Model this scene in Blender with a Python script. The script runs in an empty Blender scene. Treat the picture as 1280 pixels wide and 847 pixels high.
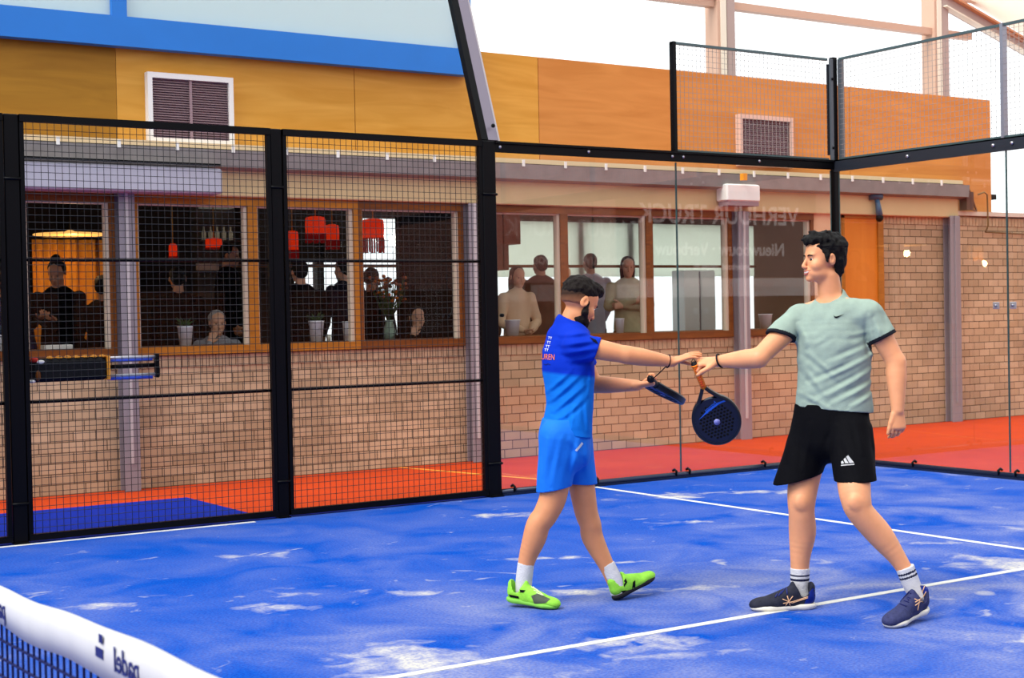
import bpy, math, random
import numpy as np
from mathutils import Vector, Matrix

random.seed(7)
SC = bpy.context.scene
COL = SC.collection

# ------------------------------------------------------------------ camera
YAW, PIT, ROL = 0.58306762, -0.0169022, -0.01949534
CAMP = np.array([-10.85209, -10.57147, 1.54050])
FPX, SHY = 1857.9459, -0.355
def _basis():
    sy, cy = math.sin(YAW), math.cos(YAW); sp, cp = math.sin(PIT), math.cos(PIT)
    F = np.array([sy*cp, cy*cp, sp]); R = np.array([cy, -sy, 0.0]); U = np.cross(R, F)
    R2 = math.cos(ROL)*R + math.sin(ROL)*U; U2 = -math.sin(ROL)*R + math.cos(ROL)*U
    return F, R2, U2
CF, CR, CU = _basis()
cd = bpy.data.cameras.new('camera'); cam = bpy.data.objects.new('camera', cd); COL.objects.link(cam)
cd.sensor_width = 36.0; cd.lens = FPX/1280*36.0; cd.dof.use_dof = True; cd.dof.focus_distance = 7.8; cd.dof.aperture_fstop = 8.0; cd.clip_start = 0.05; cd.clip_end = 300
M = Matrix.Identity(4)
for i in range(3):
    M[i][0] = CR[i]; M[i][1] = CU[i]; M[i][2] = -CF[i]; M[i][3] = CAMP[i]
cam.matrix_world = M
SC.camera = cam

# ------------------------------------------------------------------ sky, sun, exposure
W = bpy.data.worlds.new('World'); SC.world = W; W.use_nodes = True
wn = W.node_tree.nodes; wl = W.node_tree.links
bg = wn['Background']; bg.inputs[0].default_value = (0.93, 0.975, 1.0, 1); bg.inputs[1].default_value = 1.6
sd = bpy.data.lights.new('skylight_sun', 'SUN'); sd.energy = 3.2; sd.angle = math.radians(28); sd.color = (1.0, 0.97, 0.92)
sun = bpy.data.objects.new('skylight_sun', sd); COL.objects.link(sun)
sun.rotation_euler = Vector((0.75, 0.12, -0.95)).to_track_quat('-Z', 'Y').to_euler()
SC.view_settings.view_transform = 'Standard'; SC.view_settings.look = 'None'
SC.view_settings.exposure = 0.12; SC.view_settings.gamma = 1.0; SC.view_settings.use_curve_mapping = False

# ------------------------------------------------------------------ helpers
def lin(c):
    return tuple(((x/255.0)/12.92 if x/255.0 <= 0.04045 else ((x/255.0+0.055)/1.055)**2.4) for x in c) + (1.0,)

def mat(name, rgb, rough=0.6, metal=0.0, var=0.0, vscale=3.0, bump=0.0, bscale=40.0, emis=None, estr=0.0, spec=None, sss=0.0, trans=0.0, coat=0.0, stretch=None):
    if spec is None: spec = .18 if rough >= .55 and not metal else .4
    m = bpy.data.materials.new(name); m.use_nodes = True
    n = m.node_tree.nodes; l = m.node_tree.links; b = n['Principled BSDF']
    b.inputs['Base Color'].default_value = lin(rgb); b.inputs['Roughness'].default_value = rough
    b.inputs['Metallic'].default_value = metal; b.inputs['Specular IOR Level'].default_value = spec
    if coat: b.inputs['Coat Weight'].default_value = coat
    if sss:
        b.inputs['Subsurface Weight'].default_value = sss
        b.inputs['Subsurface Radius'].default_value = (0.02, 0.008, 0.004); b.inputs['Subsurface Scale'].default_value = 0.5
    if emis: b.inputs['Emission Color'].default_value = lin(emis); b.inputs['Emission Strength'].default_value = estr
    if trans: b.inputs['Transmission Weight'].default_value = trans
    tc = None
    if var or bump:
        tc = n.new('ShaderNodeTexCoord'); src = tc.outputs['Object']
        if stretch:
            mp = n.new('ShaderNodeMapping'); mp.inputs['Scale'].default_value = stretch; l.new(src, mp.inputs[0]); src = mp.outputs[0]
    if var:
        nz = n.new('ShaderNodeTexNoise'); nz.inputs['Scale'].default_value = vscale; nz.inputs['Detail'].default_value = 5
        l.new(src, nz.inputs['Vector'])
        mr = n.new('ShaderNodeMapRange'); mr.inputs[1].default_value = 0.3; mr.inputs[2].default_value = 0.7
        mr.inputs[3].default_value = 1-var; mr.inputs[4].default_value = 1+var; l.new(nz.outputs[0], mr.inputs[0])
        mx = n.new('ShaderNodeMix'); mx.data_type = 'RGBA'; mx.blend_type = 'MULTIPLY'; mx.inputs[0].default_value = 1
        mx.inputs[6].default_value = lin(rgb); l.new(mr.outputs[0], mx.inputs[7]); l.new(mx.outputs[2], b.inputs['Base Color'])
    if bump:
        nb = n.new('ShaderNodeTexNoise'); nb.inputs['Scale'].default_value = bscale; nb.inputs['Detail'].default_value = 4
        l.new(src, nb.inputs['Vector']); bp = n.new('ShaderNodeBump'); bp.inputs['Strength'].default_value = bump
        bp.inputs['Distance'].default_value = 0.01; l.new(nb.outputs[0], bp.inputs['Height']); l.new(bp.outputs[0], b.inputs['Normal'])
    return m

class MB:
    """collects boxes, tubes, lofts and polygons into one mesh"""
    def __init__(s): s.v = []; s.f = []; s.mi = []; s.cur = 0; s.sm = []
    def add(s, vs, fs, smooth=False):
        o = len(s.v); s.v += [tuple(map(float, v)) for v in vs]
        s.f += [tuple(i+o for i in f) for f in fs]; s.mi += [s.cur]*len(fs); s.sm += [smooth]*len(fs); return s
    def box(s, x0, x1, y0, y1, z0, z1, bev=0.0):
        if bev <= 0:
            return s.add([(x0,y0,z0),(x1,y0,z0),(x1,y1,z0),(x0,y1,z0),(x0,y0,z1),(x1,y0,z1),(x1,y1,z1),(x0,y1,z1)],
              [(0,3,2,1),(4,5,6,7),(0,1,5,4),(1,2,6,5),(2,3,7,6),(3,0,4,7)])
        b = bev; ring = [(x0+b,y0),(x1-b,y0),(x1,y0+b),(x1,y1-b),(x1-b,y1),(x0+b,y1),(x0,y1-b),(x0,y0+b)]
        cx, cy = (x0+x1)/2, (y0+y1)/2; ri = [(cx+(x-cx)*(1-2*b/(x1-x0)), cy+(y-cy)*(1-2*b/(y1-y0))) for x, y in ring]
        vs = [(x,y,z0) for x,y in ri]+[(x,y,z0+b) for x,y in ring]+[(x,y,z1-b) for x,y in ring]+[(x,y,z1) for x,y in ri]
        fs = [tuple(range(7,-1,-1)), tuple(range(24,32))]
        for k in range(3):
            for i in range(8): j=(i+1)%8; fs.append((k*8+i,k*8+j,k*8+8+j,k*8+8+i))
        return s.add(vs, fs)
    def prism(s, poly, axis, a, b):
        """poly of 2D points extruded along axis 0/1/2 from a to b"""
        n = len(poly); o = [i for i in range(3) if i != axis]
        def P(p, t): q = [0,0,0]; q[o[0]] = p[0]; q[o[1]] = p[1]; q[axis] = t; return q
        return s.add([P(p,a) for p in poly]+[P(p,b) for p in poly], [tuple(range(n)), tuple(range(2*n-1,n-1,-1))]+[(i,(i+1)%n,(i+1)%n+n,i+n) for i in range(n)])
    def bar(s, a, b, w, h=None, up=(0,0,1)):
        h = h or w; a = Vector(a); b = Vector(b); d = (b-a).normalized(); u = Vector(up)
        if abs(d.dot(u)) > .98: u = Vector((0,1,0))
        x = d.cross(u).normalized()*w/2; y = x.cross(d).normalized()*h/2
        vs = [a-x-y,a+x-y,a+x+y,a-x+y,b-x-y,b+x-y,b+x+y,b-x+y]
        return s.add(vs, [(0,1,2,3),(7,6,5,4),(0,4,5,1),(1,5,6,2),(2,6,7,3),(3,7,4,0)])
    def tube(s, pts, r, n=10, cap=True):
        pts = [Vector(p) for p in pts]; rs = r if isinstance(r, (list,tuple)) else [r]*len(pts); vs = []; fs = []
        u = None
        for i, p in enumerate(pts):
            d = (pts[min(i+1,len(pts)-1)]-pts[max(i-1,0)]).normalized()
            if u is None: u = d.orthogonal().normalized()
            else: u = (u - d*u.dot(d)).normalized()
            w = d.cross(u)
            for k in range(n):
                a = 2*math.pi*k/n; vs.append(p+(u*math.cos(a)+w*math.sin(a))*rs[i])
        for i in range(len(pts)-1):
            for k in range(n): j=(k+1)%n; fs.append((i*n+k,i*n+j,(i+1)*n+j,(i+1)*n+k))
        if cap: fs.append(tuple(range(n-1,-1,-1))); fs.append(tuple(range((len(pts)-1)*n,len(pts)*n)))
        return s.add(vs, fs, True)
    def lathe(s, prof, c=(0,0,0), n=20):
        vs = []; fs = []
        for r, z in prof:
            for k in range(n): a=2*math.pi*k/n; vs.append((c[0]+r*math.cos(a),c[1]+r*math.sin(a),c[2]+z))
        for i in range(len(prof)-1):
            for k in range(n): j=(k+1)%n; fs.append((i*n+k,i*n+j,(i+1)*n+j,(i+1)*n+k))
        fs.append(tuple(range(n-1,-1,-1))); fs.append(tuple(range((len(prof)-1)*n,len(prof)*n)))
        return s.add(vs, fs, True)
    def ball(s, c, r, n=12):
        rx, ry, rz = r if isinstance(r,(tuple,list)) else (r,r,r)
        vs = []; fs = []; m = n//2
        for i in range(m+1):
            t = math.pi*i/m
            for k in range(n):
                a = 2*math.pi*k/n; vs.append((c[0]+rx*math.sin(t)*math.cos(a), c[1]+ry*math.sin(t)*math.sin(a), c[2]+rz*math.cos(t)))
        for i in range(m):
            for k in range(n): j=(k+1)%n; fs.append((i*n+k,(i+1)*n+k,(i+1)*n+j,i*n+j))
        return s.add(vs, fs, True)
    def build(s, name, m, parent=None, loc=None):
        me = bpy.data.meshes.new(name); me.from_pydata(s.v, [], s.f)
        for x in (m if isinstance(m,(list,tuple)) else [m]): me.materials.append(x)
        me.polygons.foreach_set('material_index', s.mi); me.polygons.foreach_set('use_smooth', s.sm); me.update()
        o = bpy.data.objects.new(name, me); COL.objects.link(o)
        if parent: o.parent = parent
        if loc: o.location = loc
        return o

def tag(o, label=None, cat=None, group=None, kind=None):
    if label: o['label'] = label
    if cat: o['category'] = cat
    if group: o['group'] = group
    if kind: o['kind'] = kind
    return o
def thing(name, loc, label, cat, group=None, rz=0.0):
    o = bpy.data.objects.new(name, None); COL.objects.link(o); o.location = loc; o.rotation_euler[2] = rz
    o.empty_display_size = .1
    return tag(o, label, cat, group)
def struct(name, mb, m): return tag(mb.build(name, m), kind='structure')
def copy_tree(o, parent=None):
    c = o.copy(); COL.objects.link(c)
    if parent: c.parent = parent
    for ch in list(o.children): copy_tree(ch, c)
    return c
def text_mesh(name, s, size, m, depth=0.002, mirror=False, bold=0.0, parent=None, align='CENTER'):
    cu = bpy.data.curves.new(name, 'FONT'); cu.body = s; cu.size = size; cu.extrude = depth; cu.align_x = align; cu.align_y = 'CENTER'
    cu.offset = bold; cu.resolution_u = 3
    t = bpy.data.objects.new(name, cu); COL.objects.link(t); bpy.context.view_layer.update()
    me = bpy.data.meshes.new_from_object(t.evaluated_get(bpy.context.evaluated_depsgraph_get()))
    bpy.data.objects.remove(t)
    if mirror:
        for v in me.vertices: v.co.x = -v.co.x
    me.materials.clear(); me.materials.append(m)
    for p in me.polygons: p.material_index = 0
    o = bpy.data.objects.new(name, me); COL.objects.link(o)
    if parent: o.parent = parent
    return o

# ------------------------------------------------------------------ materials
def brick_mat(name, c1, c2, mortar):
    m = bpy.data.materials.new(name); m.use_nodes = True; n = m.node_tree.nodes; l = m.node_tree.links; b = n['Principled BSDF']
    tc = n.new('ShaderNodeTexCoord'); sp = n.new('ShaderNodeSeparateXYZ'); l.new(tc.outputs['Object'], sp.inputs[0])
    ad = n.new('ShaderNodeMath'); ad.operation = 'ADD'; l.new(sp.outputs[0], ad.inputs[0]); l.new(sp.outputs[1], ad.inputs[1])
    cb = n.new('ShaderNodeCombineXYZ'); l.new(ad.outputs[0], cb.inputs[0]); l.new(sp.outputs[2], cb.inputs[1])
    br = n.new('ShaderNodeTexBrick'); l.new(cb.outputs[0], br.inputs['Vector'])
    br.inputs['Color1'].default_value = lin(c1); br.inputs['Color2'].default_value = lin(c2); br.inputs['Mortar'].default_value = lin(mortar)
    br.inputs['Scale'].default_value = 1.0; br.inputs['Brick Width'].default_value = 0.205; br.inputs['Row Height'].default_value = 0.094
    br.inputs['Mortar Size'].default_value = 0.0055; br.inputs['Mortar Smooth'].default_value = 0.3; br.inputs['Bias'].default_value = -0.1
    nz = n.new('ShaderNodeTexNoise'); nz.inputs['Scale'].default_value = 1.3; nz.inputs['Detail'].default_value = 6; l.new(tc.outputs['Object'], nz.inputs['Vector'])
    mr = n.new('ShaderNodeMapRange'); mr.inputs[1].default_value = .3; mr.inputs[2].default_value = .7; mr.inputs[3].default_value = .82; mr.inputs[4].default_value = 1.16
    l.new(nz.outputs[0], mr.inputs[0])
    mx = n.new('ShaderNodeMix'); mx.data_type = 'RGBA'; mx.blend_type = 'MULTIPLY'; mx.inputs[0].default_value = 1
    l.new(br.outputs['Color'], mx.inputs[6]); l.new(mr.outputs[0], mx.inputs[7]); l.new(mx.outputs[2], b.inputs['Base Color'])
    bp = n.new('ShaderNodeBump'); bp.inputs['Strength'].default_value = .5; bp.inputs['Distance'].default_value = .01; bp.invert = True
    l.new(br.outputs['Fac'], bp.inputs['Height']); l.new(bp.outputs[0], b.inputs['Normal'])
    b.inputs['Roughness'].default_value = .85; b.inputs['Specular IOR Level'].default_value = .15
    return m

def glass_mat(name, tint=(1,1,1), ior=1.5):
    m = bpy.data.materials.new(name); m.use_nodes = True; n = m.node_tree.nodes; l = m.node_tree.links
    for x in list(n):
        if x.type != 'OUTPUT_MATERIAL': n.remove(x)
    out = [x for x in n if x.type == 'OUTPUT_MATERIAL'][0]
    t = n.new('ShaderNodeBsdfTransparent'); t.inputs[0].default_value = (*tint, 1)
    g = n.new('ShaderNodeBsdfGlossy'); g.inputs['Roughness'].default_value = 0.0; g.inputs[0].default_value = (1,1,1,1)
    fr = n.new('ShaderNodeFresnel'); fr.inputs[0].default_value = ior
    ge = n.new('ShaderNodeNewGeometry'); iv = n.new('ShaderNodeMath'); iv.operation = 'SUBTRACT'; iv.inputs[0].default_value = 1; l.new(ge.outputs['Backfacing'], iv.inputs[1])
    mu = n.new('ShaderNodeMath'); mu.operation = 'MULTIPLY'; l.new(fr.outputs[0], mu.inputs[0]); l.new(iv.outputs[0], mu.inputs[1])
    mx = n.new('ShaderNodeMixShader'); l.new(mu.outputs[0], mx.inputs[0]); l.new(t.outputs[0], mx.inputs[1]); l.new(g.outputs[0], mx.inputs[2])
    l.new(mx.outputs[0], out.inputs[0]); return m

def sheet_mat(name, rgb, tl=.6):
    m = bpy.data.materials.new(name); m.use_nodes = True; n = m.node_tree.nodes; l = m.node_tree.links
    for x in list(n):
        if x.type != 'OUTPUT_MATERIAL': n.remove(x)
    out = [x for x in n if x.type == 'OUTPUT_MATERIAL'][0]
    d = n.new('ShaderNodeBsdfDiffuse'); d.inputs[0].default_value = lin(rgb); t = n.new('ShaderNodeBsdfTranslucent'); t.inputs[0].default_value = lin(rgb)
    mx = n.new('ShaderNodeMixShader'); mx.inputs[0].default_value = tl; l.new(d.outputs[0], mx.inputs[1]); l.new(t.outputs[0], mx.inputs[2]); l.new(mx.outputs[0], out.inputs[0]); return m

def wood_mat(name, c1, c2, scale=1.2, stretch=(0.35,1,3.0), rough=.55):
    m = bpy.data.materials.new(name); m.use_nodes = True; n = m.node_tree.nodes; l = m.node_tree.links; b = n['Principled BSDF']
    tc = n.new('ShaderNodeTexCoord'); mp = n.new('ShaderNodeMapping'); mp.inputs['Scale'].default_value = stretch
    l.new(tc.outputs['Object'], mp.inputs[0])
    nz = n.new('ShaderNodeTexNoise'); nz.inputs['Scale'].default_value = scale*2; nz.inputs['Detail'].default_value = 8; nz.inputs['Distortion'].default_value = 1.2
    l.new(mp.outputs[0], nz.inputs['Vector'])
    rp = n.new('ShaderNodeValToRGB'); rp.color_ramp.elements[0].position = .3; rp.color_ramp.elements[1].position = .7
    rp.color_ramp.elements[0].color = lin(c1); rp.color_ramp.elements[1].color = lin(c2); l.new(nz.outputs[0], rp.inputs[0])
    l.new(rp.outputs[0], b.inputs['Base Color']); b.inputs['Roughness'].default_value = rough; b.inputs['Specular IOR Level'].default_value = .2
    return m

M_brick = brick_mat('tan_brick', (194,168,136), (172,146,114), (104,88,70))
M_black = mat('black_powder_coat', (3,3,6), .45, spec=.12)
M_rail = mat('dark_steel_rail', (22,26,36), .35, metal=.3)
M_wire = mat('black_wire', (16,16,19), .35, spec=.5)
M_glass = glass_mat('court_glass', (.97,.985,.975), 1.85)
M_wglass = glass_mat('window_glass', (.95,.96,.96), 1.5)
M_ply = wood_mat('ochre_plywood', (200,138,44), (218,158,66))
M_ply_haze = wood_mat('hazed_plywood', (192,122,52), (208,138,66))  # ochre boards again, with haze from the bright sky put into the colour
M_ply_d = wood_mat('dark_ochre_plywood', (150,102,24), (174,122,34))
M_frame = wood_mat('brown_window_wood', (98,52,12), (126,70,20), 4)
M_frame_o = wood_mat('ochre_window_wood', (150,92,22), (176,110,30), 4)
M_sash = mat('pale_sash', (196,180,158), .5)
M_beige = mat('beige_fascia', (202,178,132), .7, var=.05)
M_cream = mat('cream_trim', (216,190,150), .6)
M_gutter = mat('grey_gutter', (130,124,120), .5, var=.12, vscale=6)
M_awn = mat('grey_awning', (168,166,178), .5, var=.04)
M_column = mat('mauve_grey_steel', (140,132,138), .5, var=.05)
M_colhi = mat('pale_steel', (184,176,176), .4)
M_bluebeam = mat('blue_painted_steel', (18,112,196), .45, var=.04)
M_pane = sheet_mat('pale_translucent_sheet', (214,228,228), .5)
M_white = mat('white_paint', (230,226,220), .5)
M_blind = mat('mauve_blind', (150,124,128), .6)
M_dark = mat('dark_void', (10,8,7), .8)
M_steel = mat('grey_steel', (140,140,150), .35, metal=.6)
M_zinc = mat('galvanised_bolt', (190,190,195), .3, metal=.8)

# ------------------------------------------------------------------ the floor
def turf_mat():
    m = bpy.data.materials.new('blue_turf_with_sand'); m.use_nodes = True; n = m.node_tree.nodes; l = m.node_tree.links; b = n['Principled BSDF']
    tc = n.new('ShaderNodeTexCoord')
    def noise(sc, det=4, scale=(1,1,1), dist=0.0, rot=0.0):
        mp = n.new('ShaderNodeMapping'); mp.inputs['Scale'].default_value = scale; mp.inputs['Rotation'].default_value = (0,0,rot); l.new(tc.outputs['Object'], mp.inputs[0])
        z = n.new('ShaderNodeTexNoise'); z.inputs['Scale'].default_value = sc; z.inputs['Detail'].default_value = det; z.inputs['Distortion'].default_value = dist
        l.new(mp.outputs[0], z.inputs['Vector']); return z.outputs[0]
    def rng(x, a, b_, c=0.0, d=1.0):
        r = n.new('ShaderNodeMapRange'); r.inputs[1].default_value = a; r.inputs[2].default_value = b_; r.inputs[3].default_value = c; r.inputs[4].default_value = d
        l.new(x, r.inputs[0]); return r.outputs[0]
    def op(o, a, b_=None, cl=False):
        q = n.new('ShaderNodeMath'); q.operation = o; q.use_clamp = cl
        for i, v in enumerate((a, b_)):
            if v is None: continue
            if isinstance(v, (int, float)): q.inputs[i].default_value = v
            else: l.new(v, q.inputs[i])
        return q.outputs[0]
    fine = rng(noise(70, 4, (1,1.6,1)), .32, .68); big = noise(.55, 4); mid = noise(1.6, 7, (1,1,1), .8)
    # thin wash of sand
    wash = op('MULTIPLY', rng(big, .38, .72), rng(mid, .35, .75))
    grit = rng(noise(60, 3), .35, .65, .5, 1.0)
    sx = n.new('ShaderNodeSeparateXYZ'); l.new(tc.outputs['Object'], sx.inputs[0])
    near = rng(op('ADD', op('MULTIPLY', sx.outputs[0], .45), op('MULTIPLY', sx.outputs[1], -1.0)), -.6, 3.2, .55, 1.9)
    wash = op('MULTIPLY', op('MULTIPLY', op('ADD', wash, op('MULTIPLY', rng(mid,.3,.75), .28)), near), grit)
    # dense drifts of sand, placed where the players' feet have swept them
    total = None
    SP = [(-7.62,-4.75,.42,.3,1.0),(-2.93,-1.02,.3,.2,1.0),(-3.60,-4.80,.42,.3,.95),(-7.55,-3.25,.3,.16,.8),(-6.02,-3.95,.38,.09,.95),(-4.68,-1.0,.5,.13,.75),
          (-6.75,-3.4,.25,.09,.85),(-8.33,-2.6,.25,.09,.8),(-7.0,-1.55,.45,.16,.5),(-2.2,-1.3,.6,.12,.9),(-7.9,-5.1,.5,.25,.9),(-5.6,-4.2,.55,.09,.7),(-5.55,-2.9,.5,.06,.8),
          (-1.6,-.9,.4,.12,.55),(-2.4,-3.9,.4,.1,.5),(-6.6,-5.2,.55,.25,.8),(-5.3,-3.3,.35,.05,.7),(-3.9,-2.2,.35,.08,.8),(-3.3,-4.0,.45,.09,.5),(-7.35,-5.6,.4,.3,.6),
          (-4.4,-4.0,.35,.12,.45),(-9.0,-1.5,.5,.2,.35),(-1.7,-3.2,.7,.12,.4),(-7.2,-3.0,.5,.14,.5),(-5.0,-6.3,.6,.3,.6)]
    wob = noise(5.5, 6, (1,1,1), .6)
    ca, sa = math.cos(-.583), math.sin(-.583)   # drifts lie across the view of the sweeping direction
    for (x, y, a_, b2, st) in SP:
        dx = op('SUBTRACT', sx.outputs[0], x); dy = op('SUBTRACT', sx.outputs[1], y)
        u = op('ADD', op('MULTIPLY', dx, ca), op('MULTIPLY', dy, sa)); v = op('SUBTRACT', op('MULTIPLY', dy, ca), op('MULTIPLY', dx, sa))
        u = op('DIVIDE', u, a_); v = op('DIVIDE', v, b2*1.6)
        d = op('SQRT', op('ADD', op('MULTIPLY', u, u), op('MULTIPLY', v, v)))
        k = op('MULTIPLY', rng(d, 1.15, 0.0), st)
        total = k if total is None else op('MAXIMUM', total, k)
    dens = rng(op('ADD', total, op('MULTIPLY', op('SUBTRACT', wob, .5), 1.9)), .36, 1.02)
    dens = op('MULTIPLY', op('MULTIPLY', dens, rng(total, .02, .25)), rng(noise(48, 4), .36, .56, .55, 1.0))
    spots = op('MULTIPLY', rng(noise(3.2, 8, (1,1.5,1), 1.5, .58), .66, .78), .55)
    fac = op('ADD', op('MULTIPLY', wash, .42), op('MAXIMUM', dens, spots), True)
    c0 = n.new('ShaderNodeMix'); c0.data_type = 'RGBA'; l.new(fine, c0.inputs[0]); c0.inputs[6].default_value = lin((0,50,142)); c0.inputs[7].default_value = lin((3,80,178))
    c1 = n.new('ShaderNodeMix'); c1.data_type = 'RGBA'; l.new(fac, c1.inputs[0]); l.new(c0.outputs[2], c1.inputs[6]); c1.inputs[7].default_value = lin((186,182,174))
    l.new(c1.outputs[2], b.inputs['Base Color']); b.inputs['Roughness'].default_value = .9; b.inputs['Specular IOR Level'].default_value = .04
    bp = n.new('ShaderNodeBump'); bp.inputs['Strength'].default_value = .35; bp.inputs['Distance'].default_value = .006
    l.new(noise(110, 3), bp.inputs['Height']); l.new(bp.outputs[0], b.inputs['Normal'])
    return m
M_turf = turf_mat()
M_turf2 = mat('blue_turf_plain', (2,34,138), .9, var=.08, vscale=8, bump=.3, bscale=110, spec=.15)
M_red = mat('red_turf', (184,60,16), .9, var=.07, vscale=2.5, bump=.3, bscale=110, spec=.15)
M_line = mat('white_line_turf', (204,202,196), .9, var=.08, vscale=14)
M_yline = mat('yellow_line_turf', (226,150,60), .9)

struct('floor_court', MB().box(-20,0,-10,0,-.05,0), M_turf)
f = MB(); f.box(-20,16,0,2.72,-.05,-.002); f.box(0,16,-16,0,-.05,-.002); f.box(-20,0,-16,-10,-.05,-.002)
struct('floor_surround', f, M_red)
f = MB(); f.box(-12,-4.0,.0,.33,-.03,.001); f.box(-12,-6.13,.3,1.78,-.03,.0012)
struct('floor_blue_mat', f, M_turf2)
struct('trim_service_line', MB().box(-3.08,-3.03,-10,-.02,-.01,.002), M_line)
struct('trim_centre_line', MB().box(-10,-2.85,-5.025,-4.975,-.01,.0025), M_line)
struct('trim_yellow_line', MB().bar((-3.5,3.4-.7,-.001),(-2.9,.05,-.001),.04,.006), M_yline)
struct('trim_fence_line', MB().box(-10,-6.3,-.1,-.05,-.01,.0015), M_line)

# ------------------------------------------------------------------ clubhouse wall (Y = 2.72)
WY = 2.72
w = MB()
w.box(-20,2.42,WY,WY+.2,-.02,1.22); w.box(2.42,16,WY,WY+.2,-.02,2.72)
struct('wall_clubhouse', w, M_brick)
def soldier(x0, x1, z0, z1, name):
    s = MB(); x = x0; 
    while x < x1-.04: s.box(x+.004, min(x+.062,x1), WY-.012, WY+.03, z0+.004, z1-.004); x += .067
    s.cur = 1; s.box(x0, x1, WY-.004, WY+.02, z0, z1)
    struct(name, s, [mat('soldier_brick', (184,160,128), .85, var=.2, vscale=9), mat('mortar', (112,84,64), .9)])
soldier(-8.2, 2.4, 1.10, 1.215, 'trim_sill_bricks')
soldier(3.62, 7.5, 2.60, 2.715, 'trim_eaves_bricks')
# beige fascia, gutter, cream strip with clips, awning
struct('trim_beige_fascia', MB().box(-9,4.98,WY-.10,WY+.2,2.70,2.985,.01), M_beige)
struct('trim_grey_gutter', MB().prism([(WY-.22,2.965),(WY-.02,2.93),(WY-.02,3.12),(WY-.24,3.12)],0,-9,5.04), M_gutter)
g = MB(); g.box(-9,5.0,WY-.16,WY-.02,3.135,3.185)
struct('trim_cream_edge', g, M_cream)
struct('trim_gutter_shadow_gap', MB().box(-9,5.0,WY-.17,WY-.02,3.12,3.135), M_black)
g = MB(); x = -8.6
k = 0
while x < 4.9: g.box(x-.014,x+.014,WY-.256,WY-.242,3.095,3.165); x += .545
struct('trim_gutter_clips', g, M_white)
struct('trim_wall_coping', MB().box(5.0,16,WY-.06,WY+.26,2.735,2.79), mat('pale_coping', (206,190,172), .6))
t = thing('awning_cassette', (-7.2,WY-.2,2.70), 'long closed grey awning box over the dark windows beside the door gap', 'awning')
MB().box(-1.8,1.72,-.14,.1,.0,.235,.015).build('awning_box', M_awn, t)
MB().box(-1.8,1.70,-.16,-.12,.255,.275).build('awning_rail', M_black, t)

# upper boards: plywood parapet in sheets, each a board of its own
struct('trim_parapet_dark_board', MB().box(-12,-6.34,WY+.03,WY+.09,3.0,4.32), M_ply_d)
for i, (a, b, mm) in enumerate(((-6.34,-3.9,M_ply),(-3.9,-1.66,M_ply),(-1.66,.9,M_ply_haze),(.9,3.1,M_ply_haze),(3.1,5.81,M_ply_haze))):
    z0 = 3.0 if b < 5 else 2.72
    struct('trim_parapet_board_%d' % (i+1), MB().box(a+.004,b-.004,WY+.03,WY+.09,z0,4.32), mm)
# blue beam and pale panes
b_ = MB(); b_.box(-12,-2.6,WY-.12,WY+.0,4.03,4.30); struct('trim_blue_beam', b_, M_bluebeam)
for k_, x in enumerate((-6.34, -2.66, -10.0)): struct('trim_blue_mullion_%d' % (k_+1), MB().box(x-.07,x+.07,WY-.11,WY,4.28,6.6), M_bluebeam)
struct('window_upper_panes', MB().box(-12,-2.66,WY-.06,WY-.05,4.28,6.6), M_pane)

# steel columns on the face of the wall
def hcol(name, xc, wd, z1, label):
    c = thing(name, (xc,WY-.12,0), label, 'column', None)
    q = MB(); q.box(-wd/2,wd/2,-.012,0,0,z1); q.box(-wd/2,wd/2,.1,.112,0,z1); q.box(-.008,.008,0,.1,0,z1); q.build('steel_column', M_column, c)
    MB().box(-wd*.12,wd*.06,-.03,-.012,0.25,z1).build('highlight_strip', M_colhi if wd < .18 else M_column, c)  # pale strip paints a highlight down the column; plain on the widest
hcol('steel_column', -6.325, .15, 2.7, 'mauve grey steel column between the phone user\'s window and its neighbour')
hcol('steel_column', -2.61, .14, 2.7, 'mauve grey steel column just beside the heavy black fence post')
hcol('steel_column', 1.14, .16, 2.7, 'grey steel column seen through the court glass above the hanging racket')
hcol('steel_column', 4.87, .19, 2.72, 'brown grey steel column in the plain brick wall behind the man in green')

# windows: one thing per glazed bay, with frame, sash and pane
def window(n_, x0, x1, left=None, right=None, mats=(M_frame, M_frame)):
    t = tag(thing('window_%d' % n_, (x0,WY,1.22), None, None), kind='structure')
    L = x1-x0; fr = MB()
    fr.box(0,L,-.05,.1,0,.075); fr.box(0,L,-.05,.1,1.40,1.48)
    for (a, b) in ((0,.045),(L-.05,L)): fr.box(a,b,-.045,.1,.07,1.41)
    o = fr.build('window_frame', mats[0], t); o['kind'] = 'structure'
    sh = MB()
    for (a, b) in ((.045,.06),(L-.085,L-.05)): sh.box(a,b,-.02,.05,.075,1.40)
    sh.box(.045,L-.05,-.015,.04,1.385,1.40)
    sh.build('sash', M_sash, t)['kind'] = 'structure'
    MB().box(.055,L-.08,.02,.026,.075,1.39).build('pane', M_wglass, t)['kind'] = 'structure'
window(1, -8.85, -7.25); window(2, -7.25, -6.41)
window(3, -6.24, -5.06, mats=(M_frame_o,)*2); window(4, -5.06, -3.93, mats=(M_frame_o,)*2); window(5, -3.93, -2.70)
window(6, -2.53, -1.40); window(7, -1.40, -.21); window(8, -.21, 1.03, mats=(M_frame,)*2); window(9, 1.24, 2.37)
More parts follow.
